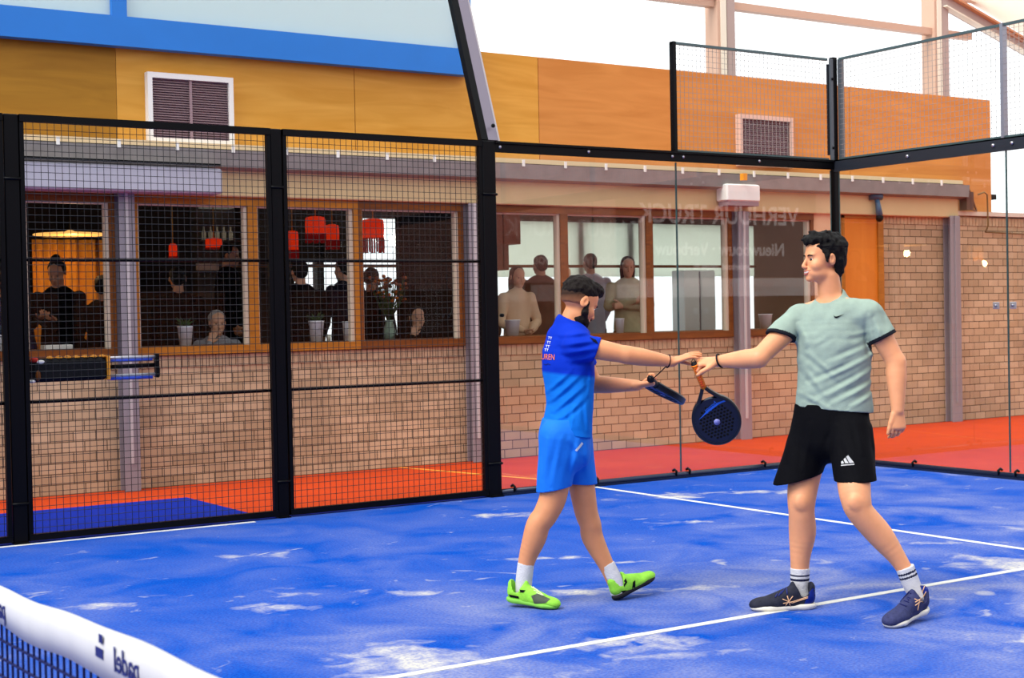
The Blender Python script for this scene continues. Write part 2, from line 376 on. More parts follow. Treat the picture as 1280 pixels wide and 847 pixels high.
# boarded bay and pale strip beside it
struct('wall_pale_strip', MB().box(2.37,2.86,WY-.03,WY+.1,1.22,2.70), mat('pink_plaster', (212,172,134), .7))
t = tag(thing('boarded_bay_1', (2.86,WY,1.22), None, None), kind='structure')  # blank wooden board closing a window bay
MB().box(.04,.66,-.03,.05,0,1.48).build('bay_board', wood_mat('orange_board', (206,118,28), (216,130,40), 1, (2,1,.4)), t)['kind'] = 'structure'
q = MB(); q.box(.64,.74,-.05,.08,0,1.5); q.box(0,.04,-.05,.08,0,1.5); q.box(0,.74,-.05,.08,1.44,1.5); q.build('bay_frame', M_frame_o, t)['kind'] = 'structure'

# louvred vents on the parapet
def vent(x0, x1, z0, z1, mull, label, fm):
    t = thing('louvred_vent', ((x0+x1)/2,WY-.01,z0), label, 'vent', None); h = z1-z0; a = (x1-x0)/2
    q = MB(); q.box(-a,a,-.04,.05,0,.05); q.box(-a,a,-.04,.05,h-.05,h); q.box(-a,-a+.045,-.04,.05,.05,h-.05); q.box(a-.045,a,-.04,.05,.05,h-.05)
    q.build('frame', fm, t)
    if mull: MB().box(-.012,.012,-.025,.03,.04,h-.04).build('mullion', M_blind, t)
    s = MB(); z = .05
    while z < h-.05: s.add([(-a+.04,-.02,z),(a-.04,-.02,z),(a-.04,.01,z+.02),(-a+.04,.01,z+.02)],[(0,1,2,3)]); z += .0225
    s.box(-a+.03,a-.03,.015,.03,.03,h-.03)
    s.build('slats', M_blind, t)
vent(-6.07,-5.23,3.18,3.83,True,'white framed vent with mauve slats and a middle bar, above the grey awning box', M_white)
vent(1.18,2.05,3.25,3.86,False,'smaller framed vent with mauve slats behind the upper court mesh', mat('pinkish_frame',(214,178,158),.5))

# things fixed on the fascia
t = thing('wall_unit', (1.0,WY-.1,2.80), 'off white box mounted on the beige fascia above the glazed bays', 'box')
MB().box(-.26,.26,-.2,0,0,.2,.015).build('housing', M_white, t); MB().box(-.24,.24,-.19,-.02,-.05,0).build('grille', M_blind, t)
MB().box(-.06,-.0,-.26,-.2,.24,.32).build('orange_tab', mat('orange_tab',(230,150,30),.5), t)
t = thing('security_camera', (3.38,WY-.12,2.93), 'dark blue swivel camera hanging under the gutter above the orange panel', 'camera')
MB().tube([(-.1,0,0),(.06,-.05,.0)],.045,12).build('head', mat('navy_plastic',(26,52,84),.4), t)
MB().tube([(0,-.03,-.03),(.02,-.05,-.24)],[.03,.045],12).build('arm', mat('blue_grey_plastic',(34,76,112),.4), t)
MB().ball((.02,-.05,-.27),.05).build('lens', M_black, t)
t = thing('gutter_bracket', (5.1,WY-.05,2.80), 'dark triangular bracket at the end of the grey gutter', 'bracket')
MB().bar((0,-.12,.28),(.3,0,.0),.02).bar((-.02,-.1,0),(-.02,-.1,.3),.03).bar((0,-.1,.02),(.3,-.0,.0),.02).build('bracket_arm', M_frame, t)
MB().box(-.04,.1,-.12,.0,0,.24).build('end_plate', mat('rust_brown',(96,66,54),.7), t)
t = MB().tube([(5.42,WY-.06,3.02),(5.5,WY-.1,3.05),(5.56,WY-.1,3.02),(5.57,WY-.1,2.6),(5.56,WY-.06,2.52),(7.5,WY-.03,2.48)],.011,8).build('cable_conduit', mat('olive_conduit',(120,92,44),.5))
tag(t, 'thin hooked conduit running down the ochre board and along the bricks', 'conduit')
def WP(u, v, Y):
    d = CF + CR*(u-640)/FPX + CU*(423.5+SHY-v)/FPX; k = (Y-CAMP[1])/d[1]; return CAMP + d*k
# ------------------------------------------------------------------ court enclosure
def post(x, y, z1, w, d, label, name='fence_post', cap=True, parent=None):
    t = thing(name, (x,y,0), label, 'post')
    MB().box(-w/2,w/2,-d/2,d/2,0,z1,.006).build('upright', M_black, t)
    MB().box(-w*.5,w*.5,-d*.8,d*.8,0,.012).build('foot_plate', M_black, t)
    for z in (.28, 2.55): MB().tube([(-w/2-.004,-d/2-.004,z),(w/2+.004,-d/2-.004,z)],.011,8).build('bolt', M_black, t)
    return t
post(-4.09,.03,3.0,.13,.11,'widest black fence post where the mesh meets the first glass sheet')
post(-6.03,.03,3.0,.095,.09,'black fence post between the two mesh panels')
post(-8.03,.03,3.0,.105,.09,'black fence post next to the padded bundle on the mesh')
post(-10.03,.03,3.0,.10,.09,'black fence post beyond the padded bundle near the net')

def mesh_panel(x0, x1, label):
    t = thing('mesh_panel', (x0,0,0), label, 'fence panel', 'wire mesh side panels'); L = x1-x0
    fr = MB(); s = .045
    fr.box(0,L,-.03,.02,.015,.06); fr.box(0,L,-.03,.02,2.95,3.0); fr.box(-.0,.03,-.02,.02,.02,3); fr.box(L-.03,L,-.02,.02,.02,3)
    fr.build('panel_frame', M_black, t)
    for z in (.985,1.985): MB().tube([(0,.012,z),(L,.012,z)],.011,8).build('mid_rail', M_black, t)
    w = MB(); n = int(round(L/.05)); r = .0017
    for i in range(1, n): x = i*L/n; w.box(x-r,x+r,-r,r,.05,2.96)
    for j in range(1, 59): z = .05+j*.05; rr = r*1.25; y = -2.3*r; w.add([(0,y-rr,z),(0,y,z-rr),(0,y+rr,z),(0,y,z+rr),(L,y-rr,z),(L,y,z-rr),(L,y+rr,z),(L,y,z+rr)],[(0,1,2,3),(7,6,5,4),(0,4,5,1),(1,5,6,2),(2,6,7,3),(3,7,4,0)])
    w.build('wire_mesh', M_wire, t)
    return t
mesh_panel(-5.975,-4.16,'black wire mesh panel between the middle post and the glass')
mesh_panel(-7.975,-6.08,'black wire mesh panel that carries the padded bundle')
mesh_panel(-9.975,-8.09,'black wire mesh panel nearest the net, mostly out of view')

def glass_panel(p0, p1, z0, z1, label):
    t = thing('glass_screen', (p0[0],p0[1],0), label, 'glass screen', 'court glass sheets')
    a = Vector((p0[0],p0[1],0)); b = Vector((p1[0],p1[1],0)); L = (b-a).length
    t.rotation_euler[2] = math.atan2(b.y-a.y, b.x-a.x)
    MB().box(.004,L-.004,-.005,.005,z0,z1).build('sheet', M_glass, t)
    ge = mat('green_glass_edge',(58,84,84),.2)
    MB().box(0,.004,-.006,.006,z0,z1).build('polished_edge', ge, t); MB().box(L-.004,L,-.006,.006,z0,z1).build('polished_edge', ge, t)
    return t
g1 = glass_panel((-4.03,.0),(-2.045,.0),.06,2.90,'side glass sheet right behind the man in blue')
g2 = glass_panel((-2.040,.0),(-.06,.0),.06,2.90,'side glass sheet between the hanging racket and the corner post')
g3 = glass_panel((0,-.06),(0,-2.055),.06,2.90,'back wall glass sheet beside the corner post')
g4 = glass_panel((0,-2.06),(0,-4.05),.06,2.90,'back wall glass sheet beyond the steel clips, at the edge of view')
for i,(y0,y1) in enumerate(((-4.055,-6.05),(-6.055,-8.05),(-8.055,-9.95))):
    glass_panel((0,y0),(0,y1),.06,2.90,['back wall glass sheet out of view at mid court','back wall glass sheet out of view past mid court','back wall glass sheet out of view at the far corner'][i])

# rails
def rail(name, label, a, b, prof_w, prof_h, m, L_prof=False, bolts=()):
    a = Vector(a); b = Vector(b); L = (b-a).length
    t = thing(name, a, label, 'rail'); t.rotation_euler[2] = math.atan2(b.y-a.y, b.x-a.x)
    q = MB()
    if L_prof: q.box(0,L,-.012,.0,-prof_h,0); q.box(0,L,-.012,prof_w,-.012,0); q.box(0,L,-.03,.0,-.02,-.0)
    else: q.box(0,L,-prof_w/2,prof_w/2,-prof_h,0,.01)
    q.build('rail_profile', m, t)
    sgn = -1
    for x in bolts: MB().lathe([(.013,0),(.013,.006),(.006,.01)],(0,0,0),10).build('bolt', M_zinc, t).matrix_basis = Matrix.Translation((x,-.014,-prof_h*.5)) @ Matrix.Rotation(math.radians(90),4,'X')
    return t
rail('top_rail','black steel rail along the top of the side glass',(-4.03,-.01,3.0),(-.02,-.01,3.0),.05,.095,M_black,True,(.05,.98,1.93,2.06,3.0))
# back wall rail runs toward -Y; its face is turned to the court
t = thing('top_rail', (.0,-.02,3.0), 'heavy dark angle rail along the top of the back wall glass', 'rail')
q = MB(); q.box(-.03,-.012,-10,0,-.115,0); q.box(-.03,.05,-10,0,-.012,0); q.box(-.034,-.03,-10,0,-.115,-.098); q.build('rail_profile', mat('graphite_rail',(40,44,52),.35,metal=.3), t)
for y in (-.95,-1.93,-2.13,-3.0): 
    MB().tube([(-.03,y,-.055),(-.045,y,-.055)],.014,10).build('bolt', M_zinc, t)
def base_tube(a, b, label, clips):
    a = Vector(a); b = Vector(b); L = (b-a).length
    t = thing('base_rail', a, label, 'rail'); t.rotation_euler[2] = math.atan2(b.y-a.y, b.x-a.x)
    q = MB(); q.box(0,L,-.035,.03,0,.018); q.tube([(0,0,.03),(L,0,.03)],.027,10); q.build('rail_tube', mat('navy_base_rail',(24,34,58),.35,metal=.2), t)
    for x in clips:
        c = MB(); c.tube([(x,-.02,.03),(x,-.03,.068),(x,.0,.083),(x,.022,.07)],.012,8); c.build('clip', M_black, t)
base_tube((-4.02,0,0),(-.02,0,0),'dark tube rail under the side glass behind the players',(.12,1.0,1.9,2.06,3.0,3.9))
base_tube((0,-.02,0),(0,-9.9,0),'dark tube rail under the back wall glass',(.95,1.93,2.11,3.0,4.0))
# glass to glass steel clips
for y, z, lab in ((-1.95,1.53,'small steel glass clip on the nearer side of the back wall joint'),(-2.13,1.53,'small steel glass clip on the farther side of the back wall joint')):
    c = thing('glass_clip', (-.02,y,z), lab, 'clip')
    MB().box(-.012,.0,-.035,.035,-.03,.03,.004).build('plate', M_zinc, c); MB().tube([(-.012,0,0),(-.022,0,0)],.012,10).build('screw', M_steel, c)
MB().tube([(.04,-.005,1.53),(.04,-.035,1.53)],.016,10).build('knob', M_black, g1)

# corner post and the metre of mesh above the glass
t = thing('corner_post', (.0,.0,0), 'tall black corner post rising above the glass rails', 'post')
MB().box(-.03,.03,-.03,.03,0,4.02,.005).build('upright', M_black, t)
MB().box(-.06,-.03,-.03,.0,3.0,4.0).box(.03,.075,-.075,-.03,3.0,4.0).build('side_flange', mat('grey_flange',(86,92,98),.4,metal=.3), t)
MB().box(-.075,-.06,-.0,.02,3.05,3.95).build('edge_strip', M_rail, t)
for z in (3.12,3.8): MB().ball((-.045,-.035,z),.014).build('bolt', M_black, t)
def upper_mesh(a, b, label, post_end=True, nwire=40):
    a = Vector(a); b = Vector(b); L = (b-a).length
    t = thing('upper_mesh_panel', a, label, 'fence panel', 'upper mesh panels'); t.rotation_euler[2] = math.atan2(b.y-a.y, b.x-a.x)
    fr = MB(); fr.box(0,L,-.012,.012,3.98,4.005); fr.box(0,L,-.012,.012,3.0,3.02)
    fr.build('panel_frame', mat('slate_green_tube',(66,84,86),.35,metal=.2), t)
    if post_end: MB().box(L-.032,L+.0,-.03,.03,3.0,4.005).build('end_post', M_black if post_end==1 else M_steel, t)
    w = MB(); r = .0016; n = int(round(L/.05))
    for i in range(1,n): w.box(i*L/n-r,i*L/n+r,-r,r,3.01,3.99)
    for j in range(1,20): w.box(0,L,-2*r,-r*.5,3.0+j*.05-r,3.0+j*.05+r)
    w.build('wire_mesh', mat('galvanised_wire',(150,140,132),.4,metal=.3), t)
upper_mesh((-.085,0,0),(-2.07,0,0),'upper mesh panel above the side glass, in front of the smaller vent',1)
upper_mesh((0,-.085,0),(0,-2.06,0),'upper mesh panel above the back glass, beside the corner post',2)
upper_mesh((0,-2.06,0),(0,-4.05,0),'upper mesh panel above the back glass at the edge of view',2)
for i,(y0,y1) in enumerate(((-4.05,-6.05),(-6.05,-8.05),(-8.05,-10.0))):
    upper_mesh((0,y0,0),(0,y1,0),['upper mesh panel out of view at mid court','upper mesh panel out of view past mid court','upper mesh panel out of view at the far corner'][i],2)

# leaning lamp mast on the wide post
t = thing('leaning_mast', (-4.09,.02,3.0), 'grey and black steel mast leaning away from the top of the widest post', 'mast')
A = Vector((-.0,0,0)); B = Vector((0,.72,2.05))
MB().bar(A,B,.06,.12,(1,0,0)).build('dark_side', M_black, t)
MB().bar(A+Vector((.055,-.005,0)),B+Vector((.055,-.005,0)),.055,.10,(1,0,0)).build('grey_side', mat('mast_grey',(120,112,124),.4,metal=.2), t)
MB().bar(A+Vector((.088,-.01,0)),B+Vector((.088,-.01,0)),.012,.09,(1,0,0)).build('pale_edge', M_colhi, t)
MB().ball((.055,-.03,.13),.018).build('bolt', M_black, t)

# ------------------------------------------------------------------ black padded bundle hung on the mesh
t = thing('padded_bundle', (-7.95,.09,1.12), 'long black padded roll with orange straps and blue silver tubes lying against the mesh', 'bundle')
q = MB(); q.box(.03,.59,-.05,.05,.0,.17,.03); q.build('padding', mat('black_padding',(14,14,18),.8,bump=.5,bscale=30), t)
q = MB()
for i in range(7): q.ball((.18+i*.063,0,.172),(.025,.05,.012),10)
q.box(.578,.598,-.055,.055,.0,.18); q.build('orange_strap', mat('orange_strap',(226,150,50),.6), t)
for z, nm in ((.155,(170,170,180)),(.025,(180,182,190))):
    MB().tube([(.59,0,z),(.97,0,z)],.013,10).build('silver_tube', mat('silver_tube',nm,.35,metal=.4), t)
    MB().tube([(.59,-.005,z-.02),(.93,-.005,z-.02)],.011,10).build('blue_tube', mat('blue_tube',(36,70,190),.4), t)
MB().tube([(.59,0,.09),(.97,0,.095)],.015,10).build('centre_tube', M_black, t)
MB().box(.955,.98,-.03,.03,.0,.18,.006).build('end_plate', M_black, t)
q = MB(); q.ball((.06,-.03,.16),(.03,.03,.022)); q.build('red_tag', mat('red_tag',(170,40,26),.6), t)
MB().ball((.1,-.045,.145),(.03,.012,.014)).build('white_tag', M_white, t); MB().ball((.04,-.04,.01),(.025,.015,.012)).build('white_tag', M_white, t)
MB().ball((.08,-.04,.05),(.02,.03,.04)).build('brown_grip', M_frame, t)
MB().tube([(.04,0,.16),(.0,0,.14),(-.01,0,.08),(.01,0,.0)],.006,6).build('cord', M_black, t)

# ------------------------------------------------------------------ the net
ZN = [(0,1.02),(-2,.93),(-5,.885),(-6.2,.925),(-7.2,.958),(-7.92,.985),(-8.46,1.001),(-10,1.02)]
def znet(y):
    for (a,za),(b,zb) in zip(ZN, ZN[1:]):
        if a >= y >= b: return za+(zb-za)*(a-y)/(a-b)
    return 1.02
t = thing('court_net', (-10,0,0), 'blue black court net with a white printed top band', 'net')
q = MB(); ys = [-.12-i*.06 for i in range(163)]; vs = []; fs = []
for y in ys:
    z = znet(y)+.003*math.sin(y*5.3)+.002*math.sin(y*13.7); h = .083+.006*math.sin(y*3.9+1)+.004*math.sin(y*9.1)
    vs += [(-.008,y,z-h),(-.011,y,z-h*.5),(-.006,y,z),(.006,y,z),(.011,y,z-h*.5),(.008,y,z-h)]
for i in range(len(ys)-1):
    for k in range(6): j=(k+1)%6; fs.append((i*6+k,i*6+j,(i+1)*6+j,(i+1)*6+k))
q.add(vs, fs, True); band = q.build('top_band', mat('white_net_band',(188,188,190),.75,var=.04,vscale=9), t)
q = MB(); y = -.15
while y > -9.9: q.box(-.0022,.0022,y-.002,y+.002,.03,znet(y)-.07); y -= .042
z = .04
while z < .93:
    for i in range(0,len(ys)-2,2):
        a, b = ys[i], ys[i+2]; fa = (znet(a)-.07)/.93; fb = (znet(b)-.07)/.93
        q.bar((0,a,z*fa),(0,b,z*fb),.0045)
    z += .042
q.build('netting', mat('navy_netting',(10,18,70),.7), t)
M_print = mat('navy_print', (28,36,98), .7)
def net_text(yc, s, size):
    # the print is on the court side of the band and shows through mirrored, running toward the camera
    o = text_mesh('printed_word', s, size, M_print, .0006, mirror=True, bold=.0006, parent=band)
    sl = (znet(yc-.15)-znet(yc+.15))/.3
    X = Vector((0,-1,sl)).normalized(); Z = Vector((-1,0,0)); Y = Z.cross(X)
    m_ = Matrix((X,Y,Z)).transposed().to_4x4(); m_.translation = Vector((-.0118,yc,znet(yc)-.042)); o.matrix_basis = m_
net_text(-8.07,'padel',.062); net_text(-7.22,'padel',.062)
for yc in (-7.925,):
    q = MB(); z = znet(yc)
    q.box(-.0125,-.0115,yc-.022,yc+.02,z-.05,z-.032); q.box(-.0125,-.0115,yc-.02,yc,z-.022,z-.006)
    q.build('printed_logo', M_print, band)
for y, l in ((-.17,'dark net post by the mesh fence'),(-9.96,'dark net post near the viewer, out of the frame')):
    p_ = thing('net_post', (-10,y,0), l, 'post'); MB().box(-.04,.04,-.04,.04,0,1.05,.006).build('upright', M_black, p_); MB().box(-.1,.1,-.1,.1,0,.012).build('foot_plate', M_black, p_)

# ------------------------------------------------------------------ hall steelwork beyond the clubhouse
M_hs = mat('hall_steel_mauve', (168,148,142), .5); M_hl = mat('hall_steel_cream', (226,218,200), .5); M_hb = mat('hall_steel_rose', (196,160,138), .5)
def hallcol(x, label):
    c = thing('hall_column', (x,4.5,3.2), label, 'column')
    MB().box(-.15,-.06,-.05,.2,0,3.3).build('grey_flange', M_hb, c); MB().box(-.10,.0,-.06,.12,0,3.3).build('cream_web', M_hl, c); MB().box(.02,.16,-.05,.2,0,3.3).build('mauve_flange', M_hs, c)
hallcol(2.58,'pale steel hall column above the upper mesh panel'); hallcol(6.85,'pale steel hall column rising behind the end of the ochre boards')
hallcol(-1.9+.1-14,'pale steel hall column far down the hall, out of view')
tag(MB().box(-20,7.6,4.5,4.62,5.58,5.68).build('hall_beam', M_hb), 'slim rose grey steel beam spanning between the hall columns', 'beam')
tag(MB().box(-20,2.42,4.46,4.6,5.70,5.76).build('hall_purlin', M_hs), 'upper steel purlin running left of the first hall column', 'beam')
t = thing('roof_rafter', (6.9,4.5,6.1), 'brown grey steel rafter sloping down from the hall column at the bright corner', 'beam')
B = Vector((3.4,-.1,-1.05))
MB().bar((0,0,0),B,.1,.16).build('rafter', M_hs, t); MB().bar((0,-.06,.1),B+Vector((0,-.06,.1)),.14,.03).build('top_flange', mat('rose_flange',(206,146,106),.5), t)
MB().bar((0,-.06,-.09),B+Vector((0,-.06,-.09)),.12,.02).build('bottom_flange', M_hl, t)
MB().bar((1.2,-.1,-.3),(1.9,-.1,-.5),.06,.06).build('cleat', M_hb, t)
t = thing('roof_sheet', (7.0,3.0,5.5), 'translucent white roof sheet above the sloping rafter', 'roof')
MB().add([(0,1.4,.74),(6,1.4,-1.1),(9,-6,1.6),(2,-6,2.9)],[(0,1,2,3)]).add([(0,1.4,.79),(6,1.4,-1.05),(9,-6,1.65),(2,-6,2.95)],[(3,2,1,0)]).build('sheet', sheet_mat('roof_white',(250,248,238),.6), t)
t = tag(MB().bar((7.2,4.4,6.13),(14,4.0,6.1),.06,.05).build('roof_purlin', M_hb), 'thin rose coloured purlin along the very top of the bright corner', 'beam')

# ------------------------------------------------------------------ the hall behind the camera: brick wall, banner
struct('wall_opposite', MB().box(-30,40,-16.2,-16,-.05,2.2), mat('opposite_brick',(120,84,60),.85,var=.2,vscale=2))
struct('wall_opposite_upper', MB().box(-30,6,-16.2,-16,2.2,5.2), mat('opposite_dark',(40,34,34),.8))
struct('wall_opposite_upper_rose', MB().box(6,40,-16.2,-16,2.2,5.6), mat('opposite_rose',(206,160,146),.8))
t = thing('sponsor_banner', (12.6,-15.95,3.0), 'dark mauve sponsor banner seen mirrored in the court glass', 'banner')
MB().box(-3.1,3.1,-.02,.0,-.7,1.35).build('cloth', mat('mauve_banner',(84,54,58),.8), t)
bt = mat('banner_white',(250,250,250),.8)
MB().box(-3.1,3.1,-.03,.01,-1.15,-.72).build('white_strip', bt, t)
for s_, sz, z in (('VERHUUR TRUCK',.62,.75),('Nieuwbouw \u00b7 Verbouw',.42,-.05),('onderhoud  renovatie',.2,-.45)):
    o = text_mesh('banner_words', s_, sz, bt, .004, parent=t, bold=.012)
    o.matrix_basis = Matrix.Translation((0,.012,z)) @ Matrix.Rotation(math.pi,4,'Z') @ Matrix.Rotation(math.pi/2,4,'X')
# ------------------------------------------------------------------ cafe room behind the windows
YB = 7.6; ZF = .4
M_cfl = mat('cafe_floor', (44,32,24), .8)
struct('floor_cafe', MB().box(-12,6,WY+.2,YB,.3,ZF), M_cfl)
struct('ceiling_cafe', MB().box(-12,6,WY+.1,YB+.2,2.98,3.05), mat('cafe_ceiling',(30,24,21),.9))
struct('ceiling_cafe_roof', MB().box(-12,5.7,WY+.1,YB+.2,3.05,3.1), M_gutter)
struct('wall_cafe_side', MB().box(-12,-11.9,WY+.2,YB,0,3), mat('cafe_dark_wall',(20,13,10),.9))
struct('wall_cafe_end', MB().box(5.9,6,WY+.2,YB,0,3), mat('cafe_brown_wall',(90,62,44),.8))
# back wall: dark to X=-3.2, a narrow light bay, dark pier, then glazed wall
def WX(u, Y): return float(WP(u,350,Y)[0])
Xa, Xb, Xc, Xd = WX(368,YB), WX(428,YB), WX(455,YB), WX(507,YB)
bw = MB(); bw.box(-12,Xa,YB,YB+.15,0,3); bw.box(Xa,6,YB,YB+.15,0,1.15); bw.box(Xa,Xb,YB,YB+.15,2.3,3); bw.box(Xb,Xc,YB,YB+.15,1.15,3); bw.box(Xc,6,YB,YB+.15,2.9,3); bw.box(Xd,.35,YB,YB+.15,1.15,2.95)
for x in (WX(397,YB),2.35,3.3,5.4): bw.box(x,x+.10,YB,YB+.15,1.1,2.95)
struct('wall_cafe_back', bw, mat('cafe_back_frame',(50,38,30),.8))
MBx = MB(); MBx.box(.36,5.9,YB-.02,YB+.0,2.08,2.9)
tag(MBx.build('roller_blinds', None if False else M_pane), 'pale green grey roller blinds lowered over the far cafe windows', 'blind')
M_blindg = sheet_mat('greygreen_blind',(244,246,236),.75)
bpy.data.objects['roller_blinds'].data.materials[0] = M_blindg
struct('window_10', MB().box(Xa,5.9,YB+.05,YB+.06,1.1,2.9), M_wglass)
struct('wall_cafe_pier', MB().box(WX(503,4.6),WX(572,4.6),4.6,4.75,ZF,2.98), mat('cafe_pier_black',(8,7,8),.8))
# amber curtain lit by a lamp behind the phone user
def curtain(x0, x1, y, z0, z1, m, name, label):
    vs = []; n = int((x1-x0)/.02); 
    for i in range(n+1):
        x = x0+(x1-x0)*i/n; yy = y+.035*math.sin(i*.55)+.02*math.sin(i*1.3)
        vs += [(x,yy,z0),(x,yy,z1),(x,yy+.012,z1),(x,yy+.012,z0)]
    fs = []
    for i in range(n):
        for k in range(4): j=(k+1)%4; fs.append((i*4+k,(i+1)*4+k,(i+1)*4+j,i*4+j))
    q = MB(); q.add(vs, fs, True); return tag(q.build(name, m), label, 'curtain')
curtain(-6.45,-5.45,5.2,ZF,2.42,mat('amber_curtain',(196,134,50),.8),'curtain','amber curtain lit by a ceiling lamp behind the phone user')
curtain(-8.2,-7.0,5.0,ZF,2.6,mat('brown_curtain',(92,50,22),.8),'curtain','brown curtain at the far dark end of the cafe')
def lamp_light(loc, e, col, r=.05):
    ld = bpy.data.lights.new('lamp_bulb','POINT'); ld.energy = e; ld.color = col; ld.shadow_soft_size = r
    o = bpy.data.objects.new('lamp_bulb', ld); COL.objects.link(o); return o
t = thing('ceiling_lamp', (-6.2,4.7,2.44), 'flat round amber lamp glowing above the amber curtain', 'lamp')
MB().lathe([(.02,.05),(.05,.035),(.36,.012),(.37,0),(.35,-.006)],(0,0,0),24).build('shade', mat('lamp_amber',(230,160,70),.6,emis=(255,190,100),estr=1.0), t)
MB().tube([(0,0,.05),(0,0,.54)],.006,6).build('cord', M_black, t)
o = lamp_light(None, 9, (1,.66,.3)); o.parent = t; o.location = (0,-.1,-.12)
t = thing('ceiling_lamp', (-7.25,4.2,2.3), 'amber wall lamp at the edge of view beyond the first fence post', 'lamp')
MB().box(-.14,.14,-.05,.05,-.1,.12,.02).build('shade', mat('lamp_amber2',(230,150,50),.6,emis=(255,170,60),estr=.6), t)
MB().tube([(0,0,.1),(0,0,.68)],.01,6).build('cord', M_black, t)
o = lamp_light(None, 6, (1,.6,.25)); o.parent = t; o.location = (0,-.15,-.15)

# red lanterns with fringe
M_lr = mat('red_lampshade', (214,36,10), .7, emis=(235,50,10), estr=.45); M_lf = mat('red_fringe', (140,14,14), .8, emis=(150,20,16), estr=.15)
def lantern(x, y, ztop, r, h, fr, label):
    t = thing('red_lantern', (x,y,ztop), label, 'lantern', 'red fringed lanterns')
    MB().lathe([(r*.5,0),(r*.93,-.012),(r,-h*.15),(r*1.04,-h*.5),(r,-h)],(0,0,0),20).build('shade', M_lr, t)
    q = MB()
    for k in range(26):
        a = 2*math.pi*k/26; l_ = fr*(.7+.3*math.sin(k*2.1)**2); q.box(r*.97*math.cos(a)-.008,r*.97*math.cos(a)+.008,r*.97*math.sin(a)-.006,r*.97*math.sin(a)+.006,-h-l_,-h)
    q.build('fringe', M_lf, t)
    MB().tube([(0,0,0),(0,0,2.98-ztop)],.006,6).build('cord', mat('brass_cord',(190,140,40),.5), t)
def lant(u, v0, w, hpx, frpx, Y, label):
    p = WP(u,v0,Y); s = np.dot(p-CAMP, CF)/FPX; lantern(p[0],p[1],p[2],w*s/2,hpx*s,frpx*s,label)
lant(394,270,25,22,12,4.2,'largest red fringed lantern over the two dark figures')
lant(415,280,17,20,12,4.9,'smaller red lantern half hidden beside the largest one')
lant(365,288,15,24,12,4.6,'red lantern tucked behind the middle fence post')
lant(466,273,27,24,20,3.9,'red fringed lantern alone in the bay with the bouquet')
lant(216,304,10,16,6,5.5,'small red lantern deep in the dark bay')
lant(267,297,20,12,2,5.6,'small glowing red lantern above the back bar shelf')

# back bar shelves in the dark bay
p = WP(270,300,6.2)
t = thing('bar_shelf', (p[0],6.2,p[2]), 'back bar shelf with bottles deep inside the dark bay', 'shelf')
MB().box(-.28,.28,-.1,.12,-.02,.0).box(-.28,.28,-.1,.12,.2,.22).box(-.28,-.25,-.1,.12,-.7,.45).box(-.28,.28,.1,.12,-.7,.45).build('shelf_boards', mat('shelf_grey',(96,88,80),.6), t)
MB().box(-.3,-.02,-.12,-.1,-.36,-.28).build('white_label', M_white, t)
MB().box(-.22,.2,-.1,.08,.38,.45).build('shelf_light', mat('shelf_light',(150,150,140),.6,emis=(190,190,170),estr=.15), t)
for i in range(5):
    b0 = thing('bottle', (p[0]-.16+i*.085,6.18,p[2]+.002), ('leftmost pale bottle on the lit back bar shelf','second pale bottle from the left on the back bar shelf','middle pale bottle on the lit back bar shelf','fourth pale bottle from the left on the back bar shelf','rightmost pale bottle on the lit back bar shelf')[i], 'bottle', 'bottles on the back bar shelf')
    MB().lathe([(.025,0),(.027,.09),(.01,.12),(.01,.16)],(0,0,0),10).build('glass_body', mat('bottle_glow',(190,180,160),.3,emis=(190,180,150),estr=.12), b0)  # faint emission on the bottles stands in for light falling on them
# cupboards hanging by the second glazed bay
t = thing('wall_cupboard', (WX(625,4.0),4.0,2.35), 'brown hanging cupboard boxes just beyond the widest post', 'cupboard')
MB().box(-.35,.2,-.15,.2,.0,.4).build('upper_box', mat('tan_cupboard',(150,92,56),.6), t); MB().box(-.35,.05,-.12,.2,-.3,.0).build('lower_box', mat('tan_cupboard2',(140,88,56),.6), t)
# tall white door with black knobs
p = WP(868,350,6.8)
t = thing('white_cabinet', (p[0],6.8,ZF), 'tall white cabinet door with black knobs near the far windows', 'cabinet')
MB().box(-.2,.42,0,.3,0,1.75,.01).build('body', mat('cabinet_white',(240,244,246),.5), t); MB().box(.09,.11,-.012,0,0.02,1.73).build('door_gap', M_steel, t)
for (x, z) in ((0,.72),(.22,.72),(-.05,.3),(.2,.3)): MB().tube([(x,-.03,z),(x,0,z)],.03,10).build('knob', M_black, t)
# bar table along the windows and its white pots
def pot(u, v, wpx, hpx, Y, label, plant=0):
    p = WP(u, v, Y); s = np.dot(p-CAMP, CF)/FPX; r = wpx*s/2; h = hpx*s
    t = thing('white_pot', (p[0],p[1],SILL), label, 'pot', 'white pots on the window ledge')
    MB().lathe([(r*.72,0),(r*.95,h*.93),(r,h*.95),(r,h),(r*.86,h),(r*.8,h*.8)],(0,0,0),18).build('pot_body', mat('pot_white',(226,226,230),.5), t)
    if plant:
        q = MB(); rnd = random.Random(int(u))
        for k in range(16):
            a = rnd.random()*6.28; l_ = rnd.uniform(.03,.09); q.tube([(0,0,h*.7),(math.cos(a)*r*.6,math.sin(a)*r*.6,h+l_*.5),(math.cos(a)*r*1.2,math.sin(a)*r*1.2,h+l_)],[.003,.01,.002],5)
        q.build('plant', mat('pot_plant',(46,74,40),.7), t)
SILL = 1.30
struct('trim_window_ledge', MB().box(-9,2.3,WY+.08,WY+.55,1.25,1.30,.006), M_frame)
pot(232,436,20,24,3.0,'white pot with sparse plant near the grey haired woman',1)
pot(396,431,20,26,3.0,'white pot with plant below the two dark figures',1)
pot(434,430,11,24,3.05,'slim white beaker beside the pot below the dark figures')
pot(641,424,20,20,3.05,'white pot in front of the woman in the cream jumper')
